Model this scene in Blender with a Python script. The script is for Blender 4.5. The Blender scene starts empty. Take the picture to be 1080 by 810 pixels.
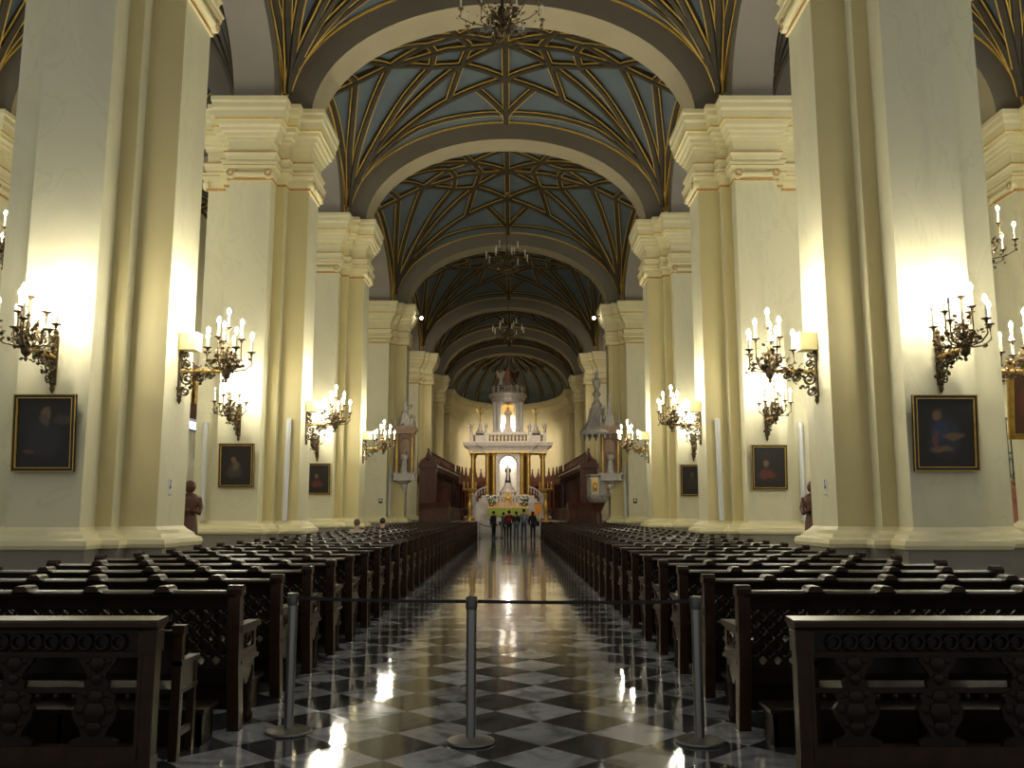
import bpy, bmesh, math, random
from mathutils import Vector, Matrix
random.seed(7)
PI = math.pi
scn = bpy.context.scene
COL = scn.collection

# ------------------------------------------------------------------ materials
def mat(name, color, rough=0.6, metal=0.0, var=0.0, vscale=3.0, bump=0.0, bscale=40.0, spec=0.5, coat=0.0):
    m = bpy.data.materials.new(name); m.use_nodes = True
    nt = m.node_tree; b = nt.nodes['Principled BSDF']
    b.inputs['Base Color'].default_value = (*color, 1)
    b.inputs['Roughness'].default_value = rough
    b.inputs['Metallic'].default_value = metal
    b.inputs['Specular IOR Level'].default_value = spec
    b.inputs['Coat Weight'].default_value = coat
    if var > 0 or bump > 0:
        tc = nt.nodes.new('ShaderNodeTexCoord')
    if var > 0:
        nz = nt.nodes.new('ShaderNodeTexNoise'); nz.inputs['Scale'].default_value = vscale
        nz.inputs['Detail'].default_value = 5
        nt.links.new(tc.outputs['Object'], nz.inputs['Vector'])
        r = nt.nodes.new('ShaderNodeValToRGB')
        r.color_ramp.elements[0].position = .3; r.color_ramp.elements[1].position = .7
        r.color_ramp.elements[0].color = (*[c*(1-var) for c in color], 1)
        r.color_ramp.elements[1].color = (*[min(1, c*(1+var)) for c in color], 1)
        nt.links.new(nz.outputs['Fac'], r.inputs['Fac'])
        nt.links.new(r.outputs['Color'], b.inputs['Base Color'])
    if bump > 0:
        n2 = nt.nodes.new('ShaderNodeTexNoise'); n2.inputs['Scale'].default_value = bscale
        nt.links.new(tc.outputs['Object'], n2.inputs['Vector'])
        bp = nt.nodes.new('ShaderNodeBump'); bp.inputs['Strength'].default_value = bump
        bp.inputs['Distance'].default_value = .02
        nt.links.new(n2.outputs['Fac'], bp.inputs['Height'])
        nt.links.new(bp.outputs['Normal'], b.inputs['Normal'])
    return m

def emit(name, color, strength):
    m = bpy.data.materials.new(name); m.use_nodes = True
    nt = m.node_tree; b = nt.nodes['Principled BSDF']
    b.inputs['Base Color'].default_value = (*color, 1)
    b.inputs['Emission Color'].default_value = (*color, 1)
    b.inputs['Emission Strength'].default_value = strength
    return m

def marbled(name, base, vein):
    m = mat(name, base, .5); nt = m.node_tree; N = nt.nodes; L = nt.links; b = N['Principled BSDF']
    tc = N.new('ShaderNodeTexCoord'); mp = N.new('ShaderNodeMapping'); L.new(tc.outputs['Object'], mp.inputs['Vector'])
    mp.inputs['Rotation'].default_value = (.5, .6, .3); mp.inputs['Scale'].default_value = (1, 1, .45)
    nz = N.new('ShaderNodeTexNoise'); nz.inputs['Scale'].default_value = .9; nz.inputs['Detail'].default_value = 6; nz.inputs['Distortion'].default_value = 1.2
    L.new(mp.outputs['Vector'], nz.inputs['Vector'])
    r = N.new('ShaderNodeValToRGB'); e = r.color_ramp.elements
    e[0].position = .38; e[0].color = (*[c*.93 for c in base], 1); e[1].position = .62; e[1].color = (*base, 1)
    k = e.new(.5); k.color = (*base, 1); k = e.new(.515); k.color = (*vein, 1); k = e.new(.53); k.color = (*base, 1)
    L.new(nz.outputs['Fac'], r.inputs['Fac']); L.new(r.outputs['Color'], b.inputs['Base Color'])
    return m
PLASTER = marbled('cream_plaster', (.73, .69, .475), (.67, .635, .44))
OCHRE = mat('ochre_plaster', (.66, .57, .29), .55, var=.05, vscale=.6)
LITSOFFIT = mat('lit_cream_soffit', (.40, .345, .225), .7, var=.05, vscale=.8)  # cream arch soffit, colour lightened for the lamplight from below
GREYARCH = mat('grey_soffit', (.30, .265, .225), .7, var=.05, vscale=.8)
MOULD = mat('cream_moulding', (.79, .72, .44), .5, var=.04, vscale=2)
PLINTH = mat('taupe_plinth', (.26, .235, .19), .55, var=.08, vscale=1.5)
GILT = mat('gilt_line', (.72, .47, .09), .4, .25, var=.15, vscale=8)
TERRA = mat('gilt_terracotta', (.55, .30, .10), .5, .1, var=.15, vscale=8)
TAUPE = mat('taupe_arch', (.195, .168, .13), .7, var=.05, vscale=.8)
WEB = mat('vault_web', (.125, .16, .185), .75, var=.10, vscale=.9)
RIB = mat('rib_brown', (.05, .037, .018), .55, var=.2, vscale=4)
WOOD = mat('dark_pew_wood', (.013, .0075, .005), .36, var=.3, vscale=6, spec=.22)
WOOD2 = mat('worn_pew_wood', (.027, .0135, .007), .36, var=.3, vscale=9, spec=.26)
STALL = mat('red_brown_wood', (.085, .027, .018), .42, var=.35, vscale=5)
IRON = mat('bronze_metal', (.125, .088, .045), .42, .75, var=.25, vscale=14)
WAX = mat('candle_wax', (.80, .76, .62), .45)
STEEL = mat('brushed_steel', (.30, .30, .30), .33, 1.0)
BELT = mat('belt_black', (.012, .012, .014), .8)
BOXM = mat('cream_box', (.80, .70, .38), .5)
WINS = 7.0
BULB = emit('lit_bulb', (1.0, .93, .74), 400)
UPL = emit('uplight_lens', (1.0, .93, .74), 60)
GOLD = mat('old_gold', (.52, .34, .10), .35, .7, var=.25, vscale=8)
SILVER = mat('grey_silver', (.50, .46, .43), .45, .25, var=.2, vscale=6)
STEELD = mat('dark_steel', (.17, .165, .16), .4, .9)
MARBLE = mat('grey_marble', (.48, .46, .45), .4, var=.12, vscale=2)
WHITE = mat('white_cloth', (.85, .84, .80), .7)
GREEN = mat('green_cloth', (.30, .38, .06), .7)
WHITEP = mat('white_plastic', (.72, .74, .76), .4)
BLACK = mat('black_paint', (.01, .01, .01), .5)
DARKF = mat('dark_frame', (.022, .018, .014), .35)
GREENI = mat('green_iron', (.03, .075, .06), .5, .3)
STATUE = mat('brown_statue', (.075, .026, .012), .5, var=.25, vscale=6)
SKIN = mat('skin', (.50, .30, .21), .55)
HAIR = mat('hair', (.02, .014, .01), .6)

# ------------------------------------------------------------------ mesh builder
class MB:
    def __init__(s): s.v = []; s.f = []; s.m = []
    def add(s, vs, fs, mi=0, M=None):
        o = len(s.v)
        s.v += [tuple(M @ Vector(p)) for p in vs] if M else [tuple(p) for p in vs]
        s.f += [tuple(i+o for i in f) for f in fs]; s.m += [mi]*len(fs)
        return s
    def box(s, x0, x1, y0, y1, z0, z1, mi=0, M=None):
        return s.add([(x0,y0,z0),(x1,y0,z0),(x1,y1,z0),(x0,y1,z0),(x0,y0,z1),(x1,y0,z1),(x1,y1,z1),(x0,y1,z1)],
              [(3,2,1,0),(4,5,6,7),(0,1,5,4),(1,2,6,5),(2,3,7,6),(3,0,4,7)], mi, M)
    def prism(s, poly, a, b, axis='y', mi=0, M=None):
        """poly in the plane normal to axis, extruded from a to b"""
        n = len(poly)
        def P(p, t):
            return {'x': (t, p[0], p[1]), 'y': (p[0], t, p[1]), 'z': (p[0], p[1], t)}[axis]
        vs = [P(p, a) for p in poly] + [P(p, b) for p in poly]
        fs = [tuple(range(n-1, -1, -1)), tuple(range(n, 2*n))] + [(i, (i+1) % n, n+(i+1) % n, n+i) for i in range(n)]
        return s.add(vs, fs, mi, M)
    def lathe(s, prof, cx=0, cy=0, cz=0, n=12, mi=0, M=None, sx=1, sy=1):
        vs = []; fs = []; k = len(prof)
        for r, z in prof:
            for j in range(n):
                a = 2*PI*j/n
                vs.append((cx+sx*r*math.cos(a), cy+sy*r*math.sin(a), cz+z))
        for i in range(k-1):
            for j in range(n):
                fs.append((i*n+j, i*n+(j+1) % n, (i+1)*n+(j+1) % n, (i+1)*n+j))
        if prof[0][0] > 1e-5: fs.append(tuple(range(n-1, -1, -1)))
        if prof[-1][0] > 1e-5: fs.append(tuple((k-1)*n+j for j in range(n)))
        return s.add(vs, fs, mi, M)
    def tube(s, pts, r, n=6, mi=0, M=None, r2=None):
        pts = [Vector(p) for p in pts]; vs = []; fs = []; k = len(pts)
        up = Vector((0, 0, 1))
        for i, p in enumerate(pts):
            t = (pts[min(i+1, k-1)] - pts[max(i-1, 0)]).normalized()
            a = t.cross(up)
            if a.length < .05: a = t.cross(Vector((0, 1, 0)))
            a.normalize(); b = a.cross(t).normalized()
            rr = r if r2 is None else r+(r2-r)*i/(k-1)
            for j in range(n):
                w = 2*PI*j/n
                vs.append(p + a*(rr*math.cos(w)) + b*(rr*math.sin(w)))
        for i in range(k-1):
            for j in range(n):
                fs.append((i*n+j, i*n+(j+1) % n, (i+1)*n+(j+1) % n, (i+1)*n+j))
        fs.append(tuple(range(n-1, -1, -1))); fs.append(tuple((k-1)*n+j for j in range(n)))
        return s.add(vs, fs, mi, M)
    def ball(s, c, r, n=10, mi=0, M=None, sx=1, sy=1, sz=1):
        k = max(4, n//2+1)
        prof = [(r*math.sin(PI*i/k), -sz*r*math.cos(PI*i/k)) for i in range(k+1)]
        prof[0] = (1e-6, prof[0][1]); prof[-1] = (1e-6, prof[-1][1])
        return s.lathe(prof, c[0], c[1], c[2], n, mi, M, sx, sy)
    def leaf(s, c, size, rnd, mi=0, M=None):
        d = Vector((rnd.uniform(-1,1), rnd.uniform(-1,1), rnd.uniform(-.6,1))).normalized()*size
        e = d.cross(Vector((rnd.uniform(-1,1), rnd.uniform(-1,1), rnd.uniform(-1,1)))).normalized()*size*.5
        g = d.cross(e).normalized()*size*.16
        c = Vector(c)
        return s.add([c, c+d*.5+e, c+d, c+d*.5-e, c+d*.5+g, c+d*.5-g],
                     [(0,1,4),(1,2,4),(2,3,4),(3,0,4),(1,0,5),(2,1,5),(3,2,5),(0,3,5)], mi, M)
    def build(s, name, mats, parent=None, smooth=35, recalc=True):
        me = bpy.data.meshes.new(name)
        me.from_pydata(s.v, [], s.f)
        for m in (mats if isinstance(mats, (list, tuple)) else [mats]): me.materials.append(m)
        me.polygons.foreach_set('material_index', s.m)
        if recalc:
            bm = bmesh.new(); bm.from_mesh(me); bmesh.ops.recalc_face_normals(bm, faces=bm.faces); bm.to_mesh(me); bm.free()
        if smooth:
            me.polygons.foreach_set('use_smooth', [True]*len(me.polygons))
            me.set_sharp_from_angle(angle=math.radians(smooth))
        me.update()
        o = bpy.data.objects.new(name, me); COL.objects.link(o)
        if parent: o.parent = parent
        return o

def empty(name, label, cat, loc=(0,0,0), rz=0, group=None):
    o = bpy.data.objects.new(name, None); COL.objects.link(o)
    o.empty_display_size = .2
    o.location = loc; o.rotation_euler = (0, 0, rz)
    return tag(o, label, cat, group)
def tag(o, label, cat, group=None):
    o['label'] = label; o['category'] = cat
    if group: o['group'] = group
    return o
def struct(o):
    o['kind'] = 'structure'; return o
KIDS = {}
def kids(o): return [c for c in o.children]
def dup(root, label, loc, rz=0, group=None):
    r = root.copy(); COL.objects.link(r); r.location = loc; r.rotation_euler = (0, 0, rz)
    r['label'] = label
    if group: r['group'] = group
    for ch in kids(root):
        c = ch.copy(); COL.objects.link(c); c.parent = r
        for g in kids(ch):
            d = g.copy(); COL.objects.link(d); d.parent = c
    return r
ORD = ['zeroth','first','second','third','fourth','fifth','sixth','seventh','eighth','ninth','tenth','eleventh','twelfth',
       'thirteenth','fourteenth','fifteenth','sixteenth','seventeenth','eighteenth','nineteenth','twentieth']
TENS = {20:'twenty',30:'thirty',40:'forty'}
def ordn(n):
    if n <= 20: return ORD[n]
    if n % 10 == 0: return {30:'thirtieth',40:'fortieth'}[n]
    return TENS[n//10*10] + '-' + ORD[n % 10]

# ------------------------------------------------------------------ camera
cam = bpy.data.cameras.new('camera'); cam.sensor_width = 36; cam.lens = 920/1080*36
cam.clip_end = 400
co = bpy.data.objects.new('camera', cam); COL.objects.link(co)
co.location = (.25, 0, 1.6); co.rotation_euler = (math.radians(90+8.35), 0, 0)
scn.camera = co
scn.view_settings.view_transform = 'Standard'; scn.view_settings.look = 'None'
scn.view_settings.gamma = 1; scn.view_settings.use_curve_mapping = False
scn.view_settings.exposure = 0.38

# ------------------------------------------------------------------ layout
PY = [5.75, 15.5, 25.25, 35.0, 49.5, 65.0, 75.6, 84.2]   # pier centres along the nave
CX = 7.22                                               # pier centre across
ZS, ZI, ZE = 13.3, 16.93, 17.72                           # springing, arch intrados and extrados crown
HX, WX = 6.63, 15.6                                     # vault half width, outer wall
AX = (7.81+WX)/2                                        # aisle axis

# ---- floor
def floor_mat():
    m = bpy.data.materials.new('marble_checker'); m.use_nodes = True
    nt = m.node_tree; N = nt.nodes; L = nt.links; b = N['Principled BSDF']
    tc = N.new('ShaderNodeTexCoord')
    mp = N.new('ShaderNodeMapping'); L.new(tc.outputs['Object'], mp.inputs['Vector'])
    S = .71/math.sqrt(2)
    # tiles centred on (.11, 6.33): rotate by 45 degrees, half tile shift
    mp.vector_type = 'TEXTURE'
    mp.inputs['Rotation'].default_value = (0, 0, PI/4)
    mp.inputs['Location'].default_value = (.11, 6.33+.355, -.1)
    mp.inputs['Scale'].default_value = (S, S, S)
    ck = N.new('ShaderNodeTexChecker'); ck.inputs['Scale'].default_value = 1
    L.new(mp.outputs['Vector'], ck.inputs['Vector'])
    fl = N.new('ShaderNodeVectorMath'); fl.operation = 'FLOOR'; L.new(mp.outputs['Vector'], fl.inputs[0])
    wn = N.new('ShaderNodeTexWhiteNoise'); wn.noise_dimensions = '3D'; L.new(fl.outputs['Vector'], wn.inputs['Vector'])
    # marble veins, offset per tile
    off = N.new('ShaderNodeVectorMath'); off.operation = 'MULTIPLY_ADD'
    L.new(wn.outputs['Color'], off.inputs[0]); off.inputs[1].default_value = (20, 20, 20); L.new(tc.outputs['Object'], off.inputs[2])
    nz = N.new('ShaderNodeTexNoise'); nz.inputs['Scale'].default_value = 2.6; nz.inputs['Detail'].default_value = 7
    nz.inputs['Distortion'].default_value = 1.6; L.new(off.outputs['Vector'], nz.inputs['Vector'])
    r1 = N.new('ShaderNodeValToRGB'); e = r1.color_ramp.elements
    e[0].position = .36; e[0].color = (.20, .205, .21, 1); e[1].position = .56; e[1].color = (.42, .43, .45, 1)
    r2 = N.new('ShaderNodeValToRGB'); e = r2.color_ramp.elements
    e[0].position = .35; e[0].color = (.035, .036, .04, 1); e[1].position = .75; e[1].color = (.10, .102, .11, 1)
    L.new(nz.outputs['Fac'], r1.inputs['Fac']); L.new(nz.outputs['Fac'], r2.inputs['Fac'])
    mx = N.new('ShaderNodeMix'); mx.data_type = 'RGBA'
    L.new(ck.outputs['Fac'], mx.inputs['Factor']); L.new(r1.outputs['Color'], mx.inputs['B']); L.new(r2.outputs['Color'], mx.inputs['A'])
    mv = N.new('ShaderNodeMath'); mv.operation = 'MULTIPLY_ADD'; L.new(wn.outputs['Value'], mv.inputs[0]); mv.inputs[1].default_value = .45; mv.inputs[2].default_value = .50
    ms = N.new('ShaderNodeVectorMath'); ms.operation = 'SCALE'; L.new(mx.outputs['Result'], ms.inputs[0]); L.new(mv.outputs[0], ms.inputs['Scale'])
    L.new(ms.outputs['Vector'], b.inputs['Base Color'])
    b.inputs['Roughness'].default_value = .075
    b.inputs['Specular IOR Level'].default_value = .36
    n2 = N.new('ShaderNodeTexNoise'); n2.inputs['Scale'].default_value = 5; n2.inputs['Detail'].default_value = 3
    L.new(tc.outputs['Object'], n2.inputs['Vector'])
    # each tile lies a touch out of level
    sb = N.new('ShaderNodeVectorMath'); sb.operation = 'SUBTRACT'; L.new(wn.outputs['Color'], sb.inputs[0]); sb.inputs[1].default_value = (.5, .5, .5)
    sc = N.new('ShaderNodeVectorMath'); sc.operation = 'SCALE'; L.new(sb.outputs['Vector'], sc.inputs[0]); sc.inputs['Scale'].default_value = .010
    bp = N.new('ShaderNodeBump'); bp.inputs['Strength'].default_value = .05; bp.inputs['Distance'].default_value = .02
    L.new(n2.outputs['Fac'], bp.inputs['Height'])
    ad = N.new('ShaderNodeVectorMath'); L.new(bp.outputs['Normal'], ad.inputs[0]); L.new(sc.outputs['Vector'], ad.inputs[1])
    L.new(ad.outputs['Vector'], b.inputs['Normal'])
    return m
FLOORM = floor_mat()
struct(MB().box(-19, 19, -6, 100, -.3, 0).build('floor', FLOORM, smooth=0))

# ---- piers: stepped cruciform plan
def plan(quarter):
    a = quarter; b = [(x, -y) for x, y in reversed(a)]
    right = b + a                      # from -y to +y on the +x side, counterclockwise
    left = [(-x, -y) for x, y in right]
    return right + left
PIER = plan([(1.48, .63), (.86, .63), (.86, .93), (.59, .93), (.59, 1.45)])
def offset(poly, t):
    n = len(poly); out = []
    for i in range(n):
        p0, p1, p2 = poly[i-1], poly[i], poly[(i+1) % n]
        d1 = (p1[0]-p0[0], p1[1]-p0[1]); d2 = (p2[0]-p1[0], p2[1]-p1[1])
        l1 = math.hypot(*d1); l2 = math.hypot(*d2)
        n1 = (d1[1]/l1, -d1[0]/l1); n2 = (d2[1]/l2, -d2[0]/l2)
        if abs(n1[0]*n2[0]+n1[1]*n2[1]) > .99: out.append((p1[0]+t*n1[0], p1[1]+t*n1[1]))
        else: out.append((p1[0]+t*(n1[0]+n2[0]), p1[1]+t*(n1[1]+n2[1])))
    return out
def loft(mb, poly, prof, cap=(True, True)):
    """prof: list of (z, offset, material of the band above)"""
    n = len(poly)
    for i in range(len(prof)-1):
        z0, t0, mi = prof[i]; z1, t1, _ = prof[i+1]
        a = [(x, y, z0) for x, y in offset(poly, t0)]; b = [(x, y, z1) for x, y in offset(poly, t1)]
        mb.add(a+b, [(j, (j+1) % n, n+(j+1) % n, n+j) for j in range(n)], mi)
    if cap[0]: mb.add([(x, y, prof[0][0]) for x, y in offset(poly, prof[0][1])], [tuple(range(n-1, -1, -1))], prof[0][2])
    if cap[1]: mb.add([(x, y, prof[-1][0]) for x, y in offset(poly, prof[-1][1])], [tuple(range(n))], prof[-1][2])
    return mb
def zz(z): return 10.95 + (z-11.2)*(2.35/2.6)
CAPITAL = [(11.2,0,0),(11.2,.05,2),(11.28,.055,0),(11.30,.02,0),(11.52,.03,0),(11.54,.07,0),(11.56,.15,0),(11.66,.17,2),(11.69,.17,0),(11.70,.19,0),(11.76,.20,0),
           (11.78,.07,0),(11.86,.07,0),(11.88,.10,0),(12.00,.12,0),(12.08,.17,2),(12.12,.17,0),(12.13,.05,0),
           (12.50,.05,0),(12.52,.10,0),(12.60,.11,0),(12.64,.17,0),(12.74,.18,0),(12.78,.24,0),(12.88,.26,0),(12.94,.33,0),(13.06,.34,0),(13.08,.39,1),
           (13.13,.40,0),(13.16,.40,0),(13.36,.42,0),(13.44,.46,0),(13.6,.47,0),(13.66,.50,0),(13.8,.50,0)]
CAPITAL = [(zz(z), t*.98, m) for z, t, m in CAPITAL]
def volutes(mb, faces):
    for (px, py, nx, ny, hw) in faces:         # face centre, normal, half width
        tx, ty = -ny, nx
        zc = zz(11.42)
        for sgn in (-1, 1):
            c = Vector((px+tx*sgn*(hw-.06)+nx*.10, py+ty*sgn*(hw-.06)+ny*.10, zc))
            M = Matrix.Translation(c) @ Vector((nx, ny, 0)).to_track_quat('Z', 'Y').to_matrix().to_4x4()
            mb.lathe([(.16, -.12), (.16, .02), (.145, .05), (.105, .05), (.10, .02), (.06, .02), (.055, .06), (.001, .07)], n=14, M=M)
            pts = [(.13*(1-k/22)*math.cos(k*.75), .13*(1-k/22)*math.sin(k*.75), .055) for k in range(21)]
            mb.tube(pts, .012, 5, 2, M)
        a = Vector((px+tx*(hw-.14)+nx*.08, py+ty*(hw-.14)+ny*.08, zc-.03)); b = Vector((px-tx*(hw-.14)+nx*.08, py-ty*(hw-.14)+ny*.08, zc-.03))
        mb.tube([a, b], .085, 10, 0)
def pier_proto():
    r = bpy.data.objects.new('pillar', None); COL.objects.link(r); struct(r)
    loft(MB(), PIER, [(0,.22,0),(.95,.20,0),(1.0,.20,0)]).build('plinth', PLINTH, r)
    loft(MB(), PIER, [(1.0,.20,0),(1.02,.25,0),(1.08,.27,0),(1.15,.25,0),(1.18,.17,0),(1.24,.13,0),(1.30,.05,0),(1.36,.0,0)]).build('base_moulding', MOULD, r, 60)
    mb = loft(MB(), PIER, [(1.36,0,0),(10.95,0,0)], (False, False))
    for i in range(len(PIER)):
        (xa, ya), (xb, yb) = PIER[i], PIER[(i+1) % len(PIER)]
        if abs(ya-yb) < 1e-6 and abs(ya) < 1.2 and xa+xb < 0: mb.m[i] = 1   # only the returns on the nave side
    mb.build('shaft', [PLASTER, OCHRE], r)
    mb = loft(MB(), PIER, CAPITAL)
    volutes(mb, [(1.48,0,1,0,.63),(-1.48,0,-1,0,.63),(0,1.45,0,1,.59),(0,-1.45,0,-1,.59)])
    mb.build('capital', [MOULD, GILT, TERRA], r)
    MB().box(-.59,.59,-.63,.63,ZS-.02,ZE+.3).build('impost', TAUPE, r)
    return r
P0 = pier_proto(); first = True
for y in PY[1:]:
    for s in (-1, 1):
        if first: P0.location = (s*CX, y, 0); P0.rotation_euler = (0, 0, PI if s < 0 else 0); first = False
        else:
            o = P0.copy(); COL.objects.link(o); o.location = (s*CX, y, 0); o.rotation_euler = (0, 0, PI if s < 0 else 0)
            for ch in kids(P0):
                c = ch.copy(); COL.objects.link(c); c.parent = o
# outer wall pilasters
WP = [(-.85,-.63),(0,-.63),(0,.63),(-.85,.63)]
WP = [(.45,-.93),(.45,.93),(0,.93),(0,.63),(-.5,.63),(-.5,-.63),(0,-.63),(0,-.93)]
def wall_pilaster():
    r = bpy.data.objects.new('wall_pilaster', None); COL.objects.link(r); struct(r)
    P = WP
    loft(MB(), P, [(0,.22,0),(1.0,.20,0)]).build('plinth', PLINTH, r)
    loft(MB(), P, [(1.0,.20,0),(1.02,.25,0),(1.15,.25,0),(1.18,.17,0),(1.30,.05,0),(1.36,.0,0)]).build('base_moulding', MOULD, r, 60)
    loft(MB(), P, [(1.36,0,0),(10.95,0,0)], (False, False)).build('shaft', PLASTER, r)
    mb = loft(MB(), P, CAPITAL); volutes(mb, [(-.5,0,-1,0,.63)]); mb.build('capital', [MOULD, GILT, TERRA], r)
    return r
W0 = wall_pilaster(); first = True
for y in PY[1:6]:
    for s in (-1, 1):
        if first: o = W0; first = False
        else:
            o = W0.copy(); COL.objects.link(o)
            for ch in kids(W0):
                c = ch.copy(); COL.objects.link(c); c.parent = o
        o.location = (s*WX, y, 0); o.rotation_euler = (0, 0, 0 if s > 0 else PI)

# ---- arches
def ell(a, rise, n=32): return [(a*math.cos(PI*i/n), ZS+rise*math.sin(PI*i/n)) for i in range(n+1)]
def arch_mesh(mb, ai, ao, t0, t1, axis, c=0, zi=ZI, ze=ZE):
    I = ell(ai, zi-ZS); O = ell(ao, ze-ZS); n = len(I)
    def P(p, t): return (c+p[0], t, p[1]) if axis == 'y' else (t, c+p[0], p[1])
    vs = [P(p, t0) for p in I]+[P(p, t0) for p in O]+[P(p, t1) for p in I]+[P(p, t1) for p in O]
    fs = []
    for i in range(n-1):
        fs += [(i, i+1, n+i+1, n+i), (2*n+i, 3*n+i, 3*n+i+1, 2*n+i+1), (i, 2*n+i, 2*n+i+1, i+1), (n+i, n+i+1, 3*n+i+1, 3*n+i)]
    mb.add(vs, fs)
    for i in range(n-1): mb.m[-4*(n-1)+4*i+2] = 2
    for t in (t0-.02, t1+.02): mb.tube([P((p[0]*.992, p[1]-.06), t) for p in O[1:-1]], .042, 5, 1)
    return mb
for k, y in enumerate(PY[1:]):
    struct(arch_mesh(MB(), 5.74, HX, y-.63, y+.63, 'y').build('arch', [TAUPE, GILT, LITSOFFIT]))
    if k < 5:
        for s in (-1, 1):
            struct(arch_mesh(MB(), 3.02, WX-AX, y-.63, y+.63, 'y', s*AX, 16.25, 16.85).build('arch', [TAUPE, GILT, LITSOFFIT]))
for k in range(len(PY)-1):
    a, b = PY[k], PY[k+1]; c = (a+b)/2; h = (b-a)/2
    for s in (-1, 1):
        x0, x1 = sorted((s*HX, s*7.81))
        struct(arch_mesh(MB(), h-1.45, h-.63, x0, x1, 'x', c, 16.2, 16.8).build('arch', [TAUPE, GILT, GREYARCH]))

# ---- vaults
def web_zf(zc, zt, zl):
    """domical star vault: crown zc, transverse arches rise to zt, side arches to zl"""
    def f(u, v):
        T = (zc-(zc-zt)*v*v-ZS)*math.sqrt(max(0, 1-u*u)); L_ = (zc-(zc-zl)*u*u-ZS)*math.sqrt(max(0, 1-v*v))
        return ZS+max(T, L_)
    return f
def vault(cx, cy, hx, hy, zc=18.9, zt=ZE, zl=16.8, name='ceiling'):
    n = 36; web_z = web_zf(zc, zt, zl)
    g = [math.sin(PI/2*(-1+2*i/n)) for i in range(n+1)]
    mb = MB(); vs = [(cx+hx*u, cy+hy*v, web_z(u, v)) for v in g for u in g]
    fs = [(j*(n+1)+i, j*(n+1)+i+1, (j+1)*(n+1)+i+1, (j+1)*(n+1)+i) for j in range(n) for i in range(n)]
    mb.add(vs, fs); web = struct(mb.build(name, WEB, None, 30, recalc=False))
    rib = MB(); gl = MB()
    def P3(u, v): return Vector((cx+hx*u, cy+hy*v, web_z(u, v)))
    def nrm(u, v):
        t = max(0, min(1, (min(abs(u), abs(v))-.72)/.22)); cn = Vector((u, v, .1)).normalized()
        e = .03; u = max(-.965, min(.965, u)); v = max(-.965, min(.965, v))
        N = (P3(u+e, v)-P3(u-e, v)).cross(P3(u, v+e)-P3(u, v-e))
        return -(N.normalized()*(1-t)+cn*t).normalized()
    def run(pts, w=.25, dpt=.24):
        P = []
        for (u0, v0), (u1, v1) in zip(pts, pts[1:]):
            corner0 = abs(u0) > .9 and abs(v0) > .9
            corner1 = abs(u1) > .9 and abs(v1) > .9
            m = 16 if corner0 or corner1 else 6
            for i in range(m+1):
                t = i/m
                if corner0 and corner1: t = .5-.5*math.cos(PI*t)
                elif corner0: t = 1-math.cos(PI/2*t)
                elif corner1: t = math.sin(PI/2*t)
                P.append((u0+(u1-u0)*t, v0+(v1-v0)*t))
        Q = []
        for p in P:
            if not Q or abs(p[0]-Q[-1][0])+abs(p[1]-Q[-1][1]) > 1e-4: Q.append(p)
        X = [Vector((cx+hx*u, cy+hy*v, web_z(u, v))) for u, v in Q]
        k = len(X); rings = []; ga = []; gb = []
        for i in range(k):
            T = (X[min(i+1, k-1)]-X[max(i-1, 0)]).normalized()
            n_ = nrm(*Q[i]); n_ = (n_-T*n_.dot(T)).normalized(); sd = T.cross(n_)
            rings.append([X[i]+sd*(w/2)-n_*.05, X[i]+sd*(w/2)+n_*dpt*.6, X[i]+sd*(w*.3)+n_*dpt, X[i]-sd*(w*.3)+n_*dpt, X[i]-sd*(w/2)+n_*dpt*.6, X[i]-sd*(w/2)-n_*.05])
            for lst, sg in ((ga, 1), (gb, -1)):
                c = X[i]+sd*(sg*w*.5)+n_*dpt*.62; e = .02
                lst.append([c+sd*e+n_*e, c+sd*e-n_*e, c-sd*e-n_*e, c-sd*e+n_*e])
        for mbx, R in ((rib, rings), (gl, ga), (gl, gb)):
            q = len(R[0]); vs = [p for r_ in R for p in r_]
            fs = [(i*q+j, i*q+(j+1) % q, (i+1)*q+(j+1) % q, (i+1)*q+j) for i in range(len(R)-1) for j in range(q)]
            fs += [tuple(range(q-1, -1, -1)), tuple((len(R)-1)*q+j for j in range(q))]
            mbx.add(vs, fs)
    K = .985
    for su in (-1, 1):
        for sv in (-1, 1):
            S = lambda *pp: [(su*a, sv*b) for a, b in pp]
            run(S((K,K),(.35,.67)))
            run(S((.35,.67),(.18,.59),(0,.5)))
            run(S((.18,.59),(0,.92)))
            run(S((K,K),(.26,.25)))
            run(S((K,K),(.43,.2)))
            run(S((K,K),(.65,0)))
            run(S((K,K),(.84,0)))
            run(S((.35,.67),(.26,.25),(.2,0)))
            run(S((0,0),(.26,.25),(0,.5)))
            run(S((.26,.25),(.43,.2),(.40,0)))
            run(S((.43,.2),(.65,0)))
    for s_ in (-1, 1):
        run([(-K, s_*K), (-.55, s_*.88), (0, s_*.91), (.55, s_*.88), (K, s_*K)], .20, .16)
        run([(s_*K, -K), (s_*K, K)], .22, .16)
    run([(0, -1), (0, 1)])
    run([(-1, 0), (1, 0)])
    rib.build('ribs', RIB, web, 30); gl.build('gilding', GILT, web, 30)
    return web
for k in range(len(PY)-1):
    c = (PY[k]+PY[k+1])/2; h = (PY[k+1]-PY[k])/2-.63
    vault(0, c, HX, h)
    if k < 5:
        for s in (-1, 1): vault(s*AX, c, WX-AX, h, 17.9, 16.85, 16.8)

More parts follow.
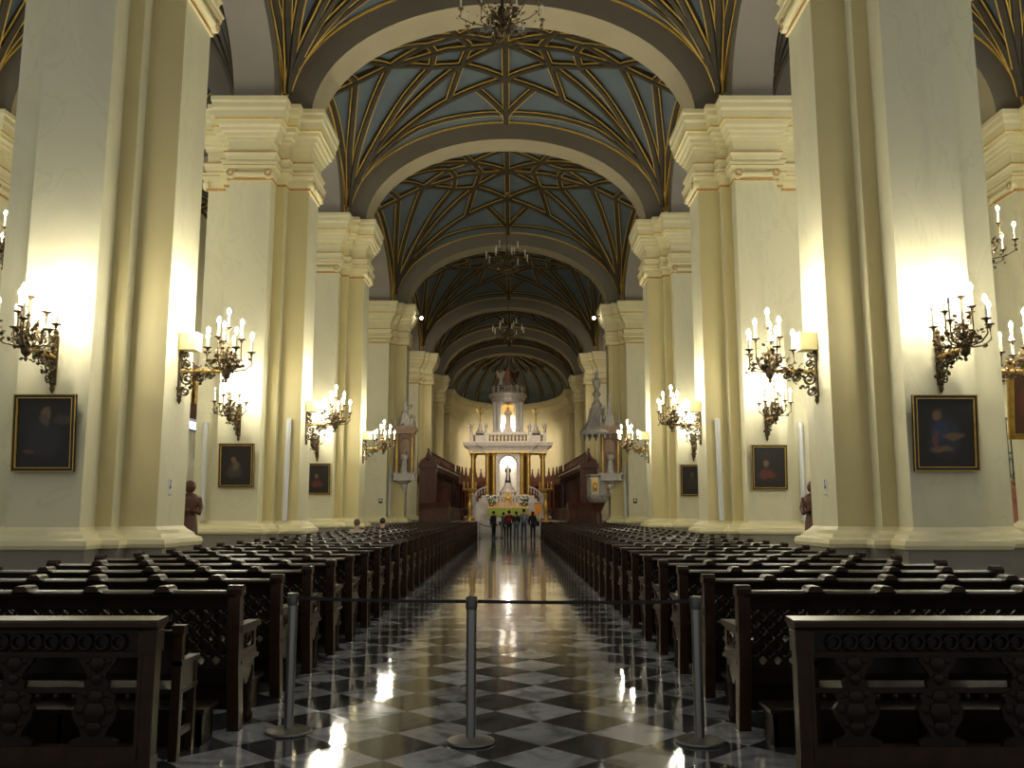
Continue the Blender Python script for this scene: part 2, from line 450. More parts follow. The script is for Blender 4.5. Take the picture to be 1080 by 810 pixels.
# ---- outer walls with arched chapel openings
def wall_side(side, s):
    mb = MB()
    t0, t1 = (s*WX, s*(WX+.5))
    bays = [(PY[k], PY[k+1]) for k in range(5)]
    for kb, (a, b) in enumerate(bays):
        if s < 0 or kb not in (1, 2):
            for X in (t0, t1): mb.add([(X,a,0),(X,b,0),(X,b,18),(X,a,18)], [(0,1,2,3)])
            continue
        c = (a+b)/2; hw = 3.4; zs = 4.6; n = 16
        arc = [(c+hw*math.cos(PI*i/n), zs+hw*math.sin(PI*i/n)) for i in range(n+1)]
        for X in (t0, t1):
            mb.add([(X,a,0),(X,c-hw,0),(X,c-hw,zs),(X,a,zs)], [(0,1,2,3)])
            mb.add([(X,c+hw,0),(X,b,0),(X,b,zs),(X,c+hw,zs)], [(0,1,2,3)])
            mb.add([(X,a,zs),(X,c-hw,zs),(X,c-hw,18),(X,a,18)], [(0,1,2,3)])
            mb.add([(X,c+hw,zs),(X,b,zs),(X,b,18),(X,c+hw,18)], [(0,1,2,3)])
            for i in range(n):
                (y0, z0), (y1, z1) = arc[i], arc[i+1]
                mb.add([(X,y0,z0),(X,y1,z1),(X,y1,18),(X,y0,18)], [(0,1,2,3)])
        loop = [(c+hw, 0)]+arc+[(c-hw, 0)]
        for i in range(len(loop)-1):
            (y0, z0), (y1, z1) = loop[i], loop[i+1]
            mb.add([(t0,y0,z0),(t0,y1,z1),(t1,y1,z1),(t1,y0,z0)], [(0,1,2,3)])
        # chapel recess
        xb = s*(WX+2.6); hb = hw+.6
        mb.add([(xb,c-hb,0),(xb,c+hb,0),(xb,c+hb,8),(xb,c-hb,8)], [(0,1,2,3)])
        mb.add([(t1,c-hb,0),(xb,c-hb,0),(xb,c-hb,8),(t1,c-hb,8)], [(0,1,2,3)])
        mb.add([(t1,c+hb,0),(xb,c+hb,0),(xb,c+hb,8),(t1,c+hb,8)], [(0,1,2,3)])
        mb.add([(t1,c-hb,8),(xb,c-hb,8),(xb,c+hb,8),(t1,c+hb,8)], [(0,1,2,3)])
    mb.add([(t0,PY[5],0),(t0,90,0),(t0,90,18),(t0,PY[5],18)], [(0,1,2,3)])
    return struct(mb.build('wall_'+side, PLASTER, None, 0, recalc=False))
wall_side('left', -1); wall_side('right', 1)
# aisle end walls and screens beside the sanctuary
for nm, s in (('wall_left', -1), ('wall_right', 1)):
    x0, x1 = sorted((s*7.0, s*WX))
    struct(MB().box(x0, x1, PY[5]+.4, PY[5]+.8, 0, 18).build(nm, PLASTER))
    x0, x1 = sorted((s*6.9, s*7.5))
    struct(MB().box(x0, x1, PY[4]+1.4+13, PY[7], 0, 18).build(nm, PLASTER))
# iron grilles in the chapel openings
def grille():
    mb = MB(); N = 33
    for i in range(N+1): mb.box(-3.37+i*6.74/N-.015, -3.37+i*6.74/N+.015, -.015, .015, 0, 4.6)
    for z in (.1, 1.2, 2.6, 3.4, 4.5): mb.box(-3.39, 3.39, -.03, .03, z, z+.08)
    for i in range(N):
        mb.tube([(-3.37+(i+.5)*6.74/N+.09*math.cos(w*PI/4), 0, 3.0+.3*math.sin(w*PI/4)) for w in range(9)], .012, 5)
    return mb
g0 = grille().build('iron_grille', GREENI, None, 0)
for k, lab in ((1, 'tall green iron grille in the right aisle wall just past the first right pillar'), (2, 'tall green iron grille farther down the right aisle wall')):
    o = g0 if k == 1 else g0.copy()
    if k > 1: COL.objects.link(o)
    tag(o, lab, 'grille', 'iron chapel grilles'); o.location = (WX+.44, (PY[k]+PY[k+1])/2, 0); o.rotation_euler = (0, 0, PI/2)
# unseen lunette windows, added to throw cool daylight on the pier sides
SIDEFILL = emit('side_daylight_fill', (.70, .84, 1.0), WINS)
wn_ = 1
for k in range(3):
    for s in (-1, 1):
        c = (PY[k]+PY[k+1])/2; x = s*(WX-.04)
        arc = [(c+1.25*math.cos(PI*i/14), 12.6+1.25*math.sin(PI*i/14)) for i in range(15)]
        mb = MB(); lp = [(c+1.25, 11.2)]+arc+[(c-1.25, 11.2)]
        mb.tube([(x, y, z) for y, z in lp]+[(x, c+1.25, 11.2)], .10, 6)
        for q in (-.6, 0, .6): mb.box(x-.05, x+.05, c+q-.03, c+q+.03, 11.2, 13.7)
        mb.box(x-.05, x+.05, c-1.2, c+1.2, 12.3, 12.38)
        wf = struct(mb.build('window_%d' % wn_, DARKF, None, 0)); wn_ += 1
        MB().prism(lp, x-.02, x+.02, 'x').build('pane', SIDEFILL, wf, 0)
# ---- apse
A0, AD = PY[7]+.63, 11.0
def ap(th, r=5.74, d=AD): return (r*math.cos(th), A0+d*math.sin(th))
n = 40
mb = MB()
prof = [(0,0,0),(1.0,0,0),(10.95,0,0),(10.95,-.1,0)] + [(z, -t, m) for z, t, m in CAPITAL[18:]]
for i in range(n):
    a0, a1 = PI*i/n, PI*(i+1)/n
    for j in range(len(prof)-1):
        z0, t0, m0 = prof[j]; z1, t1, _ = prof[j+1]
        p = [(*ap(a0, 5.74+t0, AD+t0), z0), (*ap(a1, 5.74+t0, AD+t0), z0), (*ap(a1, 5.74+t1, AD+t1), z1), (*ap(a0, 5.74+t1, AD+t1), z1)]
        mb.add(p, [(0,1,2,3)], m0)
apse = struct(mb.build('wall_apse', [PLASTER, GILT, TERRA], None, 30, recalc=False))
mb = MB(); rb = MB(); gb = MB(); m = 14
def dome(th, ph): return Vector((6.0*math.cos(th)*math.cos(ph), A0-.1+(AD+.1)*math.sin(th)*math.cos(ph), ZS-.02+(ZI+.3-ZS)*math.sin(ph)))
for i in range(n):
    for j in range(m):
        a0, a1, b0, b1 = PI*i/n, PI*(i+1)/n, PI/2*j/m, PI/2*(j+1)/m
        mb.add([dome(a0,b0), dome(a1,b0), dome(a1,b1), dome(a0,b1)], [(0,1,2,3)])
hd = struct(mb.build('ceiling_apse', WEB, None, 60, recalc=False))
for i in range(1, 10):
    th = PI*i/10
    rb.tube([dome(th, PI/2*j/20*.98)*1.0+Vector((0,-.08,-.08)) for j in range(21)], .17, 6)
    for o_ in (-.16, .16):
        gb.tube([dome(th+o_*.11, PI/2*j/20*.97)+Vector((0,-.2,-.16)) for j in range(20)], .035, 4)
for ph, th0, th1 in ((PI*.28, .1, .9),):
    for i in range(10):
        a, b = PI*(i+.0)/10, PI*(i+1)/10
        rb.tube([dome(a+(b-a)*t/6, ph+.35*abs(t/3-1)) + Vector((0,-.08,-.08)) for t in range(7)], .13, 6)
rb.build('ribs', RIB, hd, 40); gb.build('gilding', GILT, hd, 40)
# wall at the end closing the aisle roofs round the apse
# ---- sanctuary platform and steps
mb = MB()
for i in range(6):
    mb.box(-6.6, 6.6, 60.0+i*.36, 60.0+(i+1)*.36 if i < 5 else 96, 0, .15*(i+1))
STEPM = mat('pale_step_marble', (.44, .43, .42), .3, var=.1, vscale=1.5)
struct(mb.build('floor_sanctuary', STEPM, None, 0))
# ================================================================== PEWS
PL = 3.16; HP = PL/2
def pew_end(sx):
    """bench end: raked back post, boxed side with a pierced opening, arm, apron"""
    x0, x1 = (sx*HP-.045, sx*HP+.045)
    mb = MB()
    mb.prism([(.10,0),(.20,0),(.135,.5),(.085,1.0),(0,1.0),(.0,.9),(.02,.5)], x0, x1, 'x', 0)      # back post
    mb.prism([(-.005,.985),(.10,.985),(.105,1.03),(.075,1.06),(.02,1.06),(-.01,1.03)], x0-.01, x1+.01, 'x', 0)
    return mb
def pew_side(sx):
    x0, x1 = (sx*HP-.035, sx*HP+.035); mb = MB()
    mb.box(x0-.005, x1+.005, .09, .50, .50, .545); mb.box(x0-.015, x1+.015, .09, .53, .475, .505)
    mb.box(x0, x1, .09, .17, .545, .71); mb.box(x0, x1, .43, .49, .545, .71)
    mb.box(x0, x1, .17, .43, .545, .575); mb.box(x0, x1, .17, .43, .685, .71)
    mb.box(x0+.025, x1-.025, .17, .43, .57, .69)
    ring = [(0, .30+.075*math.cos(2*PI*i/12), .632+.045*math.sin(2*PI*i/12)) for i in range(13)]
    for xx in (x0+.01, x1-.01): mb.tube([(xx, p[1], p[2]) for p in ring], .012, 5)
    n = 8                                       # curved apron under the seat
    pr = [(.12,.475),(.50,.475),(.50,.40)]+[(.46-.30*i/n, .40-.05+.05*math.cos(PI*2*i/n)-.0*i) for i in range(n+1)]+[(.12,.30)]
    mb.prism(pr, x0+.01, x1-.01, 'x', 0)
    return mb
def pew_arm(sx):
    x0, x1 = (sx*HP-.05, sx*HP+.05)
    return MB().prism([(.06,.71),(.50,.71),(.55,.72),(.56,.74),(.54,.755),(.06,.765)], x0, x1, 'x', 0)
def pew_leg(sx):
    mb = MB(); x = sx*HP
    mb.lathe([(.028,0),(.04,.02),(.044,.05),(.026,.09),(.03,.12),(.022,.16),(.034,.26),(.026,.30),(.04,.33),(.04,.42)], x, .455, 0, 10)
    return mb
def pew_back():
    mb = MB()
    R = lambda z: .135-.07*(z-.5)/.5           # rake of the back
    def board(x0, x1, z0, z1, t=.03):
        ya, yb = R(z0), R(z1)
        mb.add([(x0,ya-t,z0),(x1,ya-t,z0),(x1,ya,z0),(x0,ya,z0),(x0,yb-t,z1),(x1,yb-t,z1),(x1,yb,z1),(x0,yb,z1)],
               [(3,2,1,0),(4,5,6,7),(0,1,5,4),(1,2,6,5),(2,3,7,6),(3,0,4,7)])
    board(-HP, HP, .33, .45, .04); board(-HP, HP, .88, .985, .04)
    nb = 6
    for i in range(nb+1):
        x = -HP+PL*i/nb; board(max(-HP, x-.04), min(HP, x+.04), .44, .89, .035)
    w = PL/nb-.08
    for i in range(nb):
        xa = -HP+PL*i/nb+.04
        for a in range(4):                       # pierced lattice: quatrefoils as crossing diagonals with bosses
            for b in range(4):
                cx, cz = xa+w*(a+.5)/4, .45+.43*(b+.5)/4; y = R(cz)-.017
                dx, dz = w/8, .43/8
                for sg in (1, -1):
                    d = Vector((dx, 0, sg*dz)); q = Vector((-sg*dz, 0, dx)).normalized()*.013
                    c = Vector((cx, y, cz)); p = [c-d-q, c+d-q, c+d+q, c-d+q]
                    mb.add([v+Vector((0,-.011,0)) for v in p]+[v+Vector((0,.011,0)) for v in p],
                           [(0,1,2,3),(7,6,5,4),(0,4,5,1),(1,5,6,2),(2,6,7,3),(3,7,4,0)])
                mb.add([(cx-.03,y-.02,cz),(cx,y-.02,cz-.03),(cx+.03,y-.02,cz),(cx,y-.02,cz+.03),(cx-.03,y+.02,cz),(cx,y+.02,cz-.03),(cx+.03,y+.02,cz),(cx,y+.02,cz+.03)],
                       [(0,1,2,3),(7,6,5,4),(0,4,5,1),(1,5,6,2),(2,6,7,3),(3,7,4,0)])
    return mb
def pew_rail():
    mb = MB()
    mb.prism([(-.01,.975),(.12,.975),(.125,1.0),(.10,1.02),(.02,1.02),(-.015,1.0)], -HP, HP, 'x', 0)
    return mb
def pew_knob(x):
    mb = MB()
    mb.prism([(-.08,1.012),(-.055,1.02),(-.05,1.04),(-.03,1.055),(.03,1.055),(.05,1.04),(.055,1.02),(.08,1.012)], -.03, .13, 'y', 0, Matrix.Translation((x,0,0)))
    return mb
def pew_seat():
    return MB().box(-HP, HP, .11, .52, .44, .475).box(-HP, HP, .45, .48, .36, .44)
def pew_kneeler():
    mb = MB()
    mb.box(-HP+.06, HP-.06, -.36, -.06, .225, .255); mb.box(-HP+.09, HP-.09, -.33, -.30, 0, .225)
    for x in (-HP+.09, HP-.12, -.5, .5): mb.box(x, x+.03, -.33, -.08, 0, .225)
    mb.box(-HP+.09, HP-.09, -.11, -.08, .02, .225)
    return mb
def make_pew(label, group, detail):
    t = empty('pew', label, 'pew', group=group)
    pew_back().build('back_panel', WOOD, t, 0); pew_seat().build('seat', WOOD, t, 0)
    pew_rail().build('top_rail', WOOD, t, 30); pew_kneeler().build('kneeler', WOOD, t, 0)
    for s in (-1, 1):
        if detail:
            e = pew_end(s).build('end_post', WOOD2, t, 30); d = pew_side(s).build('side_panel', WOOD2, t, 30)
            pew_arm(s).build('armrest', WOOD2, t, 30); pew_leg(s).build('leg', WOOD2, t, 40)
        else:
            mb = pew_end(s)
            mb.build('end_post', WOOD2, t, 30)
            m2 = pew_side(s); a = pew_arm(s); m2.add(a.v, a.f); a = pew_leg(s); m2.add(a.v, a.f); m2.build('side_panel', WOOD2, t, 30)
    if detail:
        for i in range(1, 6): pew_knob(-HP+PL*i/6).build('knob', WOOD2, t, 40)
    else:
        mb = MB()
        for i in range(1, 6): k = pew_knob(-HP+PL*i/6); mb.add(k.v, k.f)
        mb.build('knob_row', WOOD2, t, 40)
    return t
XL, XR = (-1.81-PL/2, 1.97+PL/2)
NROW = 40
near = far = None
for s, x, sd in ((-1, XL, 'left'), (1, XR, 'right')):
    cnt = 0
    for k in range(NROW):
        if s > 0 and k in (36, 37): continue      # the pulpit stands here
        cnt += 1; y = 6.63+1.15*k
        lab = 'dark carved pew with knobbed top rail, %s row ahead on the %s of the aisle' % (ordn(cnt), sd)
        grp = 'pews on the %s of the aisle' % sd
        det = k < 14
        src = near if det else far
        if src is None:
            o = make_pew(lab, grp, det)
            if det: near = o
            else: far = o
            o.location = (x, y, 0)
        else: dup(src, lab, (x, y, 0), 0, grp)

# front kneeling screens
def screen(s, xin, sd):
    """xin: aisle end; s: outward direction"""
    W = 3.3; t = empty('kneeling_screen', 'carved front kneeling screen with circle frieze before the %s pews' % sd, 'prayer screen', (xin, 5.64, 0), 0, 'front kneeling screens')
    X = lambda a: s*a
    def bx(mb, a0, a1, y0, y1, z0, z1):
        x0, x1 = sorted((X(a0), X(a1))); return mb.box(x0, x1, y0, y1, z0, z1)
    mb = MB(); x0, x1 = sorted((X(-.02), X(W)))
    mb.prism([(-.02,.87),(-.05,.89),(-.05,.915),(-.03,.93),(.13,.94),(.15,.925),(.15,.91),(.06,.87)], x0, x1, 'x'); mb.build('ledge', WOOD2, t, 30)
    mb = MB(); bx(mb, .09, W, .0, .04, .845, .88); bx(mb, .09, W, .0, .04, .70, .735); bx(mb, .09, W, .03, .04, .73, .85)
    for i in range(int((W-.3)/.105)):
        cx = X(.24+i*.105)
        mb.tube([(cx+.042*math.cos(w*PI/6), .012, .79+.045*math.sin(w*PI/6)) for w in range(13)], .011, 5)
    mb.build('frieze', WOOD, t, 30)
    for a in (0, W-.1):
        mb = MB(); bx(mb, a, a+.1, .0, .10, 0, .88); bx(mb, a-.008, a+.108, -.008, .108, 0, .10); bx(mb, a-.008, a+.108, -.01, .11, .73, .86)
        bx(mb, a-.004, a+.02, -.004, .02, .1, .73); bx(mb, a+.08, a+.104, -.004, .02, .1, .73)
        mb.build('post', WOOD2, t, 0)
    mb = MB(); bx(mb, .08, W, -.01, .07, .06, .17); bx(mb, .08, W, .0, .05, .0, .06); mb.build('bottom_rail', WOOD2, t, 0)
    mb = MB(); bx(mb, .08, W, .01, .04, .485, .515)
    for i in range(28): mb.ball((X(.16+i*.112), .02, .465), .022, 6)
    mb.build('middle_rail', WOOD, t, 30)
    half = [(.17,0),(.17,.03),(.085,.06),(.10,.10),(.15,.16),(.165,.22),(.13,.26),(.15,.30),(.08,.34),(.09,.38),(.055,.41),(.10,.47),(.13,.50),(.14,.53)]
    for i in range(6):
        a = .36+i*.52; c = X(a)
        mb = MB(); pl = [(c+w*.86, .17+z) for w, z in half]+[(c-w*.86, .17+z) for w, z in reversed(half)]
        mb.prism(pl, .005, .045, 'y')
        for zz_, w in ((.28,.05),(.37,.07),(.46,.05),(.57,.035),(.66,.05)):
            mb.ball((c, .0, zz_), w, 8, sy=.35)
            for q in (-1, 1): mb.ball((c+q*w*1.3, .003, zz_+.02), w*.45, 6, sy=.4)
        mb.build('baluster', WOOD, t, 30)
    return t
screen(-1, -1.98, 'left'); screen(1, 2.03, 'right')
# low benches right behind the screens
def low_bench(s, xin, sd):
    W = 3.1; t = empty('low_bench', 'low dark bench squeezed between front screen and first %s pew' % sd, 'bench', (xin, 5.93, 0), 0, 'low benches behind the screens')
    def bx(mb, a0, a1, y0, y1, z0, z1):
        x0, x1 = sorted((s*a0, s*a1)); return mb.box(x0, x1, y0, y1, z0, z1)
    for a in (0, W-.06):
        mb = MB(); bx(mb, a, a+.06, 0, .05, 0, .82); bx(mb, a-.01, a+.07, -.01, .06, .80, .86); bx(mb, a+.005, a+.055, .28, .32, 0, .62)
        bx(mb, a-.005, a+.065, .0, .335, .60, .63); bx(mb, a+.01, a+.05, .04, .29, .42, .62); bx(mb, a+.015, a+.045, .04, .29, .14, .18)
        mb.build('bench_end', WOOD2, t, 0)
    bx(MB(), 0, W, .02, .325, .42, .45).build('seat', WOOD, t, 0)
    bx(bx(MB(), .05, W-.05, .01, .04, .55, .80), .02, W-.02, .0, .05, .79, .825).build('backrest', WOOD, t, 0)
    return t
low_bench(-1, -1.92, 'left'); low_bench(1, 2.2, 'right')

# ================================================================== STANCHIONS
def stanchion(x, y, label, top_cap=True, group='rope barrier posts', h=1.0):
    t = empty('stanchion', label, 'barrier post', (x, y, 0), 0, group)
    MB().lathe([(.165,0),(.17,.008),(.165,.02),(.10,.032),(.04,.036)], n=36).build('base', STEELD, t)
    MB().lathe([(.036,.03),(.036,h-.09)], n=20).build('post', STEEL, t)
    MB().lathe([(.040,h-.09),(.042,h-.085),(.042,h-.03),(.039,h-.028),(.039,h-.02),(.042,h-.018),(.042,h-.004),(.036,h)], n=20).build('belt_head', STEELD, t)
    return t
SPX = [(-1.39, 6.70), (-.04, 6.42), (1.57, 6.43)]
stanchion(*SPX[0], 'steel barrier post by the first left pew end')
stanchion(*SPX[1], 'steel barrier post standing alone in the middle of the aisle')
stanchion(*SPX[2], 'steel barrier post by the first right pew end')
def belt(a, b, label, sag=.008, z=.965):
    mb = MB(); n = 12
    d = Vector((b[0]-a[0], b[1]-a[1], 0)).normalized(); A = Vector((*a, z))+d*.042; B = Vector((*b, z))-d*.042
    q = Vector((-d.y, d.x, 0))*.0015; ps = []
    for i in range(n+1):
        p = A.lerp(B, i/n); p.z -= sag*4*(i/n)*(1-i/n)
        ps.append(p)
    vs = []
    for p in ps: vs += [p+q+Vector((0,0,.012)), p-q+Vector((0,0,.012)), p-q-Vector((0,0,.012)), p+q-Vector((0,0,.012))]
    fs = [(i*4+j, i*4+(j+1) % 4, i*4+4+(j+1) % 4, i*4+4+j) for i in range(n) for j in range(4)]+[(0,1,2,3), (n*4+3,n*4+2,n*4+1,n*4)]
    return tag(mb.add(vs, fs).build('barrier_belt', BELT, None, 0), label, 'belt', 'black barrier belts')
belt(SPX[0], SPX[1], 'black retractable belt from left post to middle post')
belt(SPX[1], SPX[2], 'black retractable belt from middle post to right post')

# ================================================================== CANDELABRA
def spiral(c, r0, turns, sx=1, sz=1, start=0, n=20):
    return [(c[0]+sx*r0*(1-.8*i/n)*math.cos(start+turns*2*PI*i/n), c[1], c[2]+sz*r0*(1-.8*i/n)*math.sin(start+turns*2*PI*i/n)) for i in range(n+1)]
def candle_pair(parent, p, h, lit):
    c = MB().lathe([(.022,0),(.022,h*.98),(.012,h)], *p, 8).build('candle', WAX, parent, 40)
    MB().lathe([(.001,0),(.026,.02),(.034,.05),(.026,.085),(.010,.115),(.001,.125)], p[0], p[1], p[2]+h, 8).build('bulb', BULB if lit else WHITEP, c, 60)
def candle_branch(parent, o, r, ang, zp, seed):
    rnd = random.Random(seed); ca, sa = math.cos(ang), math.sin(ang); mb = MB()
    def P(q, z): return (o[0]+ca*q, o[1]+sa*q, o[2]+z)
    mb.tube([P(.02,.02), P(r*.35,-.02+zp*.1), P(r*.75,zp*.12), P(r*1.02,zp*.4), P(r,zp*.8), P(r,zp)], .013, 6)
    mb.tube([P(r*.35+.5*r*.35*(1-.75*i/12)*math.cos(i*.55), zp*.45+.12*(1-.75*i/12)*math.sin(i*.55)) for i in range(13)], .009, 5)
    mb.lathe([(.012,-.05),(.03,-.03),(.018,-.02),(.03,-.008),(.075,.012),(.078,.02),(.03,.016),(.026,.03)], *P(r,zp), 10)
    for _ in range(14):
        q = rnd.uniform(.15, 1.05); mb.leaf(Vector(P(r*q, zp*rnd.uniform(.05,.75)))+Vector((rnd.uniform(-.05,.05), rnd.uniform(-.05,.05), 0)), .085, rnd)
    mb.build('branch', IRON, parent, 40)
    return P(r, zp+.025)
def make_sconce(label, group, box, unlit=()):
    t = empty('candelabra_sconce', label, 'candelabra', group=group)
    rnd = random.Random(3)
    mb = MB(); mb.box(0,.03,-.05,.05,-.46,.34)
    mb.lathe([(.001,-.04),(.05,-.02),(.03,.02),(.05,.05),(.001,.12)], .03, 0, .36, 8); mb.lathe([(.001,-.1),(.04,-.03),(.03,.03),(.05,.06)], .03, 0, -.50, 8)
    for c, r, tn, st in (((.15,0,-.14),.12,1.6,PI/2),((.38,0,-.10),.09,1.5,PI/2),((.12,0,-.36),.09,1.5,PI*.6),((.13,0,.14),.09,-1.6,-PI/2),((.12,0,.30),.06,-1.5,-PI/2),((.56,0,-.075),.07,1.4,PI/2)):
        for yy in (-.035, .035): mb.tube(spiral((c[0],yy,c[2]), r, tn, start=st), .013, 5)
    for _ in range(70):
        x = rnd.uniform(.03,.62); mb.leaf((x, rnd.uniform(-.06,.06), rnd.uniform(-.45+.6*x,.30-.5*x)), .075, rnd)
    mb.build('bracket', IRON, t, 40)
    mb = MB(); mb.tube([(0,0,0),(.3,0,.0),(.6,0,.01),(.85,0,0)], .032, 8)
    for i in range(9): mb.ball((.12+i*.085, 0, 0), .043, 8)
    for _ in range(12): mb.leaf((rnd.uniform(.2,.8), 0, .02), .07, rnd)
    mb.build('arm', GOLD, t, 40)
    mb = MB(); mb.lathe([(.001,-.22),(.03,-.18),(.02,-.14),(.07,-.09),(.085,-.02),(.06,.05),(.025,.10),(.03,.2),(.02,.3),(.035,.36),(.02,.42),(.018,.78)], .85, 0, 0, 12)
    for _ in range(26): mb.leaf((.85+rnd.uniform(-.09,.09), rnd.uniform(-.09,.09), rnd.uniform(-.2,.55)), .085, rnd)
    mb.build('stem', IRON, t, 40)
    o = (.85,0,0); k = 0
    for n, r, zp, h, off in ((5,.42,.36,.24,.35),(3,.24,.58,.24,.1),(1,.0,.80,.22,0)):
        for i in range(n):
            if n == 1:
                mb = MB(); mb.lathe([(.012,-.05),(.03,-.02),(.07,.012),(.03,.016),(.026,.03)], .85, 0, .80, 10); mb.build('drip_pan', IRON, t, 40); p = (.85,0,.825)
            else: p = candle_branch(t, o, r, off+2*PI*i/n, zp, 11+k)
            candle_pair(t, p, h, k not in unlit); k += 1
    if box:
        mb = MB(); mb.box(.01,.33,-.15,.15,.38,.42); mb.box(.01,.03,-.15,.15,.42,.70); mb.box(.31,.33,-.15,.15,.42,.70); mb.box(.01,.33,-.15,-.13,.42,.70); mb.box(.01,.33,.13,.15,.42,.70)
        b = mb.build('uplight_box', BOXM, t, 0)
        MB().box(.05,.29,-.11,.11,.60,.62).build('lamp_lens', UPL, b, 0)
    return t
nave_src = make_sconce('lit candelabra and uplight box bracket on the first left nave pillar', 'candelabra facing the aisle', True)
face_src = make_sconce('lit candelabra above the nearest left painting on the first left pillar', 'candelabra over the pillar paintings', False, unlit=(2, 3, 4))
ZA = 4.1
for k in (1, 2, 3):
    for s, sd in ((-1, 'left'), (1, 'right')):
        loc = (s*(CX-1.48), PY[k], ZA); rz = 0 if s < 0 else PI
        lab = 'lit candelabra and cream uplight box bracket on the aisle side of the %s %s pillar' % (ordn(k), sd)
        if k == 1 and s < 0: o = nave_src; o.location = loc; o.rotation_euler = (0,0,rz); o['label'] = lab
        else: dup(nave_src, lab, loc, rz)
        loc = (s*CX, PY[k]-1.45, ZA); lab = 'lit candelabra bracket above the painting on the %s %s pillar' % (ordn(k), sd)
        if k == 1 and s < 0: o = face_src; o.location = loc; o.rotation_euler = (0,0,-PI/2); o['label'] = lab
        else: dup(face_src, lab, loc, -PI/2)
dup(nave_src, 'lit candelabra at the right photo edge before the gold framed painting', (CX+1.48, PY[1], ZA), 0, 'candelabra facing the aisle')
dark_src = make_sconce('unlit dark candelabra on the far left aisle wall below the pale window strip', None, False, unlit=range(9))
dark_src.location = (-WX, 43.6, 4.75)
# one more on the outer wall pilasters of both aisles
for k in (2, 3, 4):
    for s, sd in ((-1, 'left'), (1, 'right')):
        if k == 2 and s > 0: continue
        dup(face_src, 'candelabra bracket on the outer wall pilaster of the %s aisle, %s bay' % (sd, ordn(k)), (s*(WX-.5), PY[k]-.63 if k == 2 else PY[k]-.63, 4.0), -PI/2, 'aisle wall candelabra')

# chandeliers
def make_chandelier(label, group, lit, R=1.05, n=12, ztop=17.3):
    """origin at the bottom tip"""
    t = empty('chandelier', label, 'chandelier', group=group); rnd = random.Random(9)
    mb = MB(); mb.lathe([(.001,0),(.05,.05),(.03,.10),(.10,.18),(.16,.30),(.10,.42),(.05,.55),(.09,.7),(.12,.82),(.05,.95),(.03,1.2),(.06,1.3),(.02,1.4)], n=14)
    for _ in range(150):
        a = rnd.uniform(0, 2*PI); q = rnd.uniform(.05,.42); mb.leaf((q*math.cos(a), q*math.sin(a), rnd.uniform(.1,.85)), .12, rnd)
    mb.build('hub', IRON, t, 40)
    for tier, (m_, r, z0, zp) in enumerate(((n-4, R, .35, .38), (4, R*.62, .5, .72))):
        for i in range(m_):
            a = 2*PI*(i+.3)/m_+tier*.5
            p = candle_branch(t, (0,0,z0), r, a, zp, 40+i+tier*20)
            candle_pair(t, p, .30, lit)
    return t
def chain(parent, z0, z1):
    mb = MB(); mb.tube([(0,0,z0),(0,0,z1)], .014, 6)
    k = int((z1-z0)/.12)
    for i in range(k): mb.lathe([(.014,-.04),(.03,-.02),(.03,.02),(.014,.04)], 0, 0, z0+.12*i+.06, 6)
    mb.lathe([(.05,-.14),(.12,-.06),(.15,0),(.05,.02)], 0, 0, z1, 12)
    return mb.build('chain', IRON, parent, 40)
nc = make_chandelier('unlit bronze chandelier cropped by the top edge of the photo', 'unlit nave chandeliers', False)
cy = [(PY[i]+PY[i+1])/2 for i in range(len(PY)-1)]
nc.location = (0, cy[1], 13.25); chain(nc, 1.35, ZE-13.25-.2)
dup(nc, 'unlit bronze chandelier hanging mid-nave, second along the vault', (0, 42.2, 13.25))
dup(nc, 'unlit bronze chandelier hanging in front of the altar, smallest of three', (0, 57.3, 12.75))
ac = make_chandelier('lit chandelier in the right aisle beside the first right pillar', 'lit aisle chandeliers', True, R=.85, n=10)
ac.location = (11.45, cy[1], 7.2); chain(ac, 1.35, ZE-7.3-.2)
dup(ac, 'lit chandelier in the left aisle beside the first left pillar', (-11.8, cy[1], 7.3))
dup(ac, 'lit chandelier farther along the right aisle', (11.8, 42.2, 7.3))
dup(ac, 'lit chandelier farther along the left aisle', (-11.8, 42.2, 7.3))

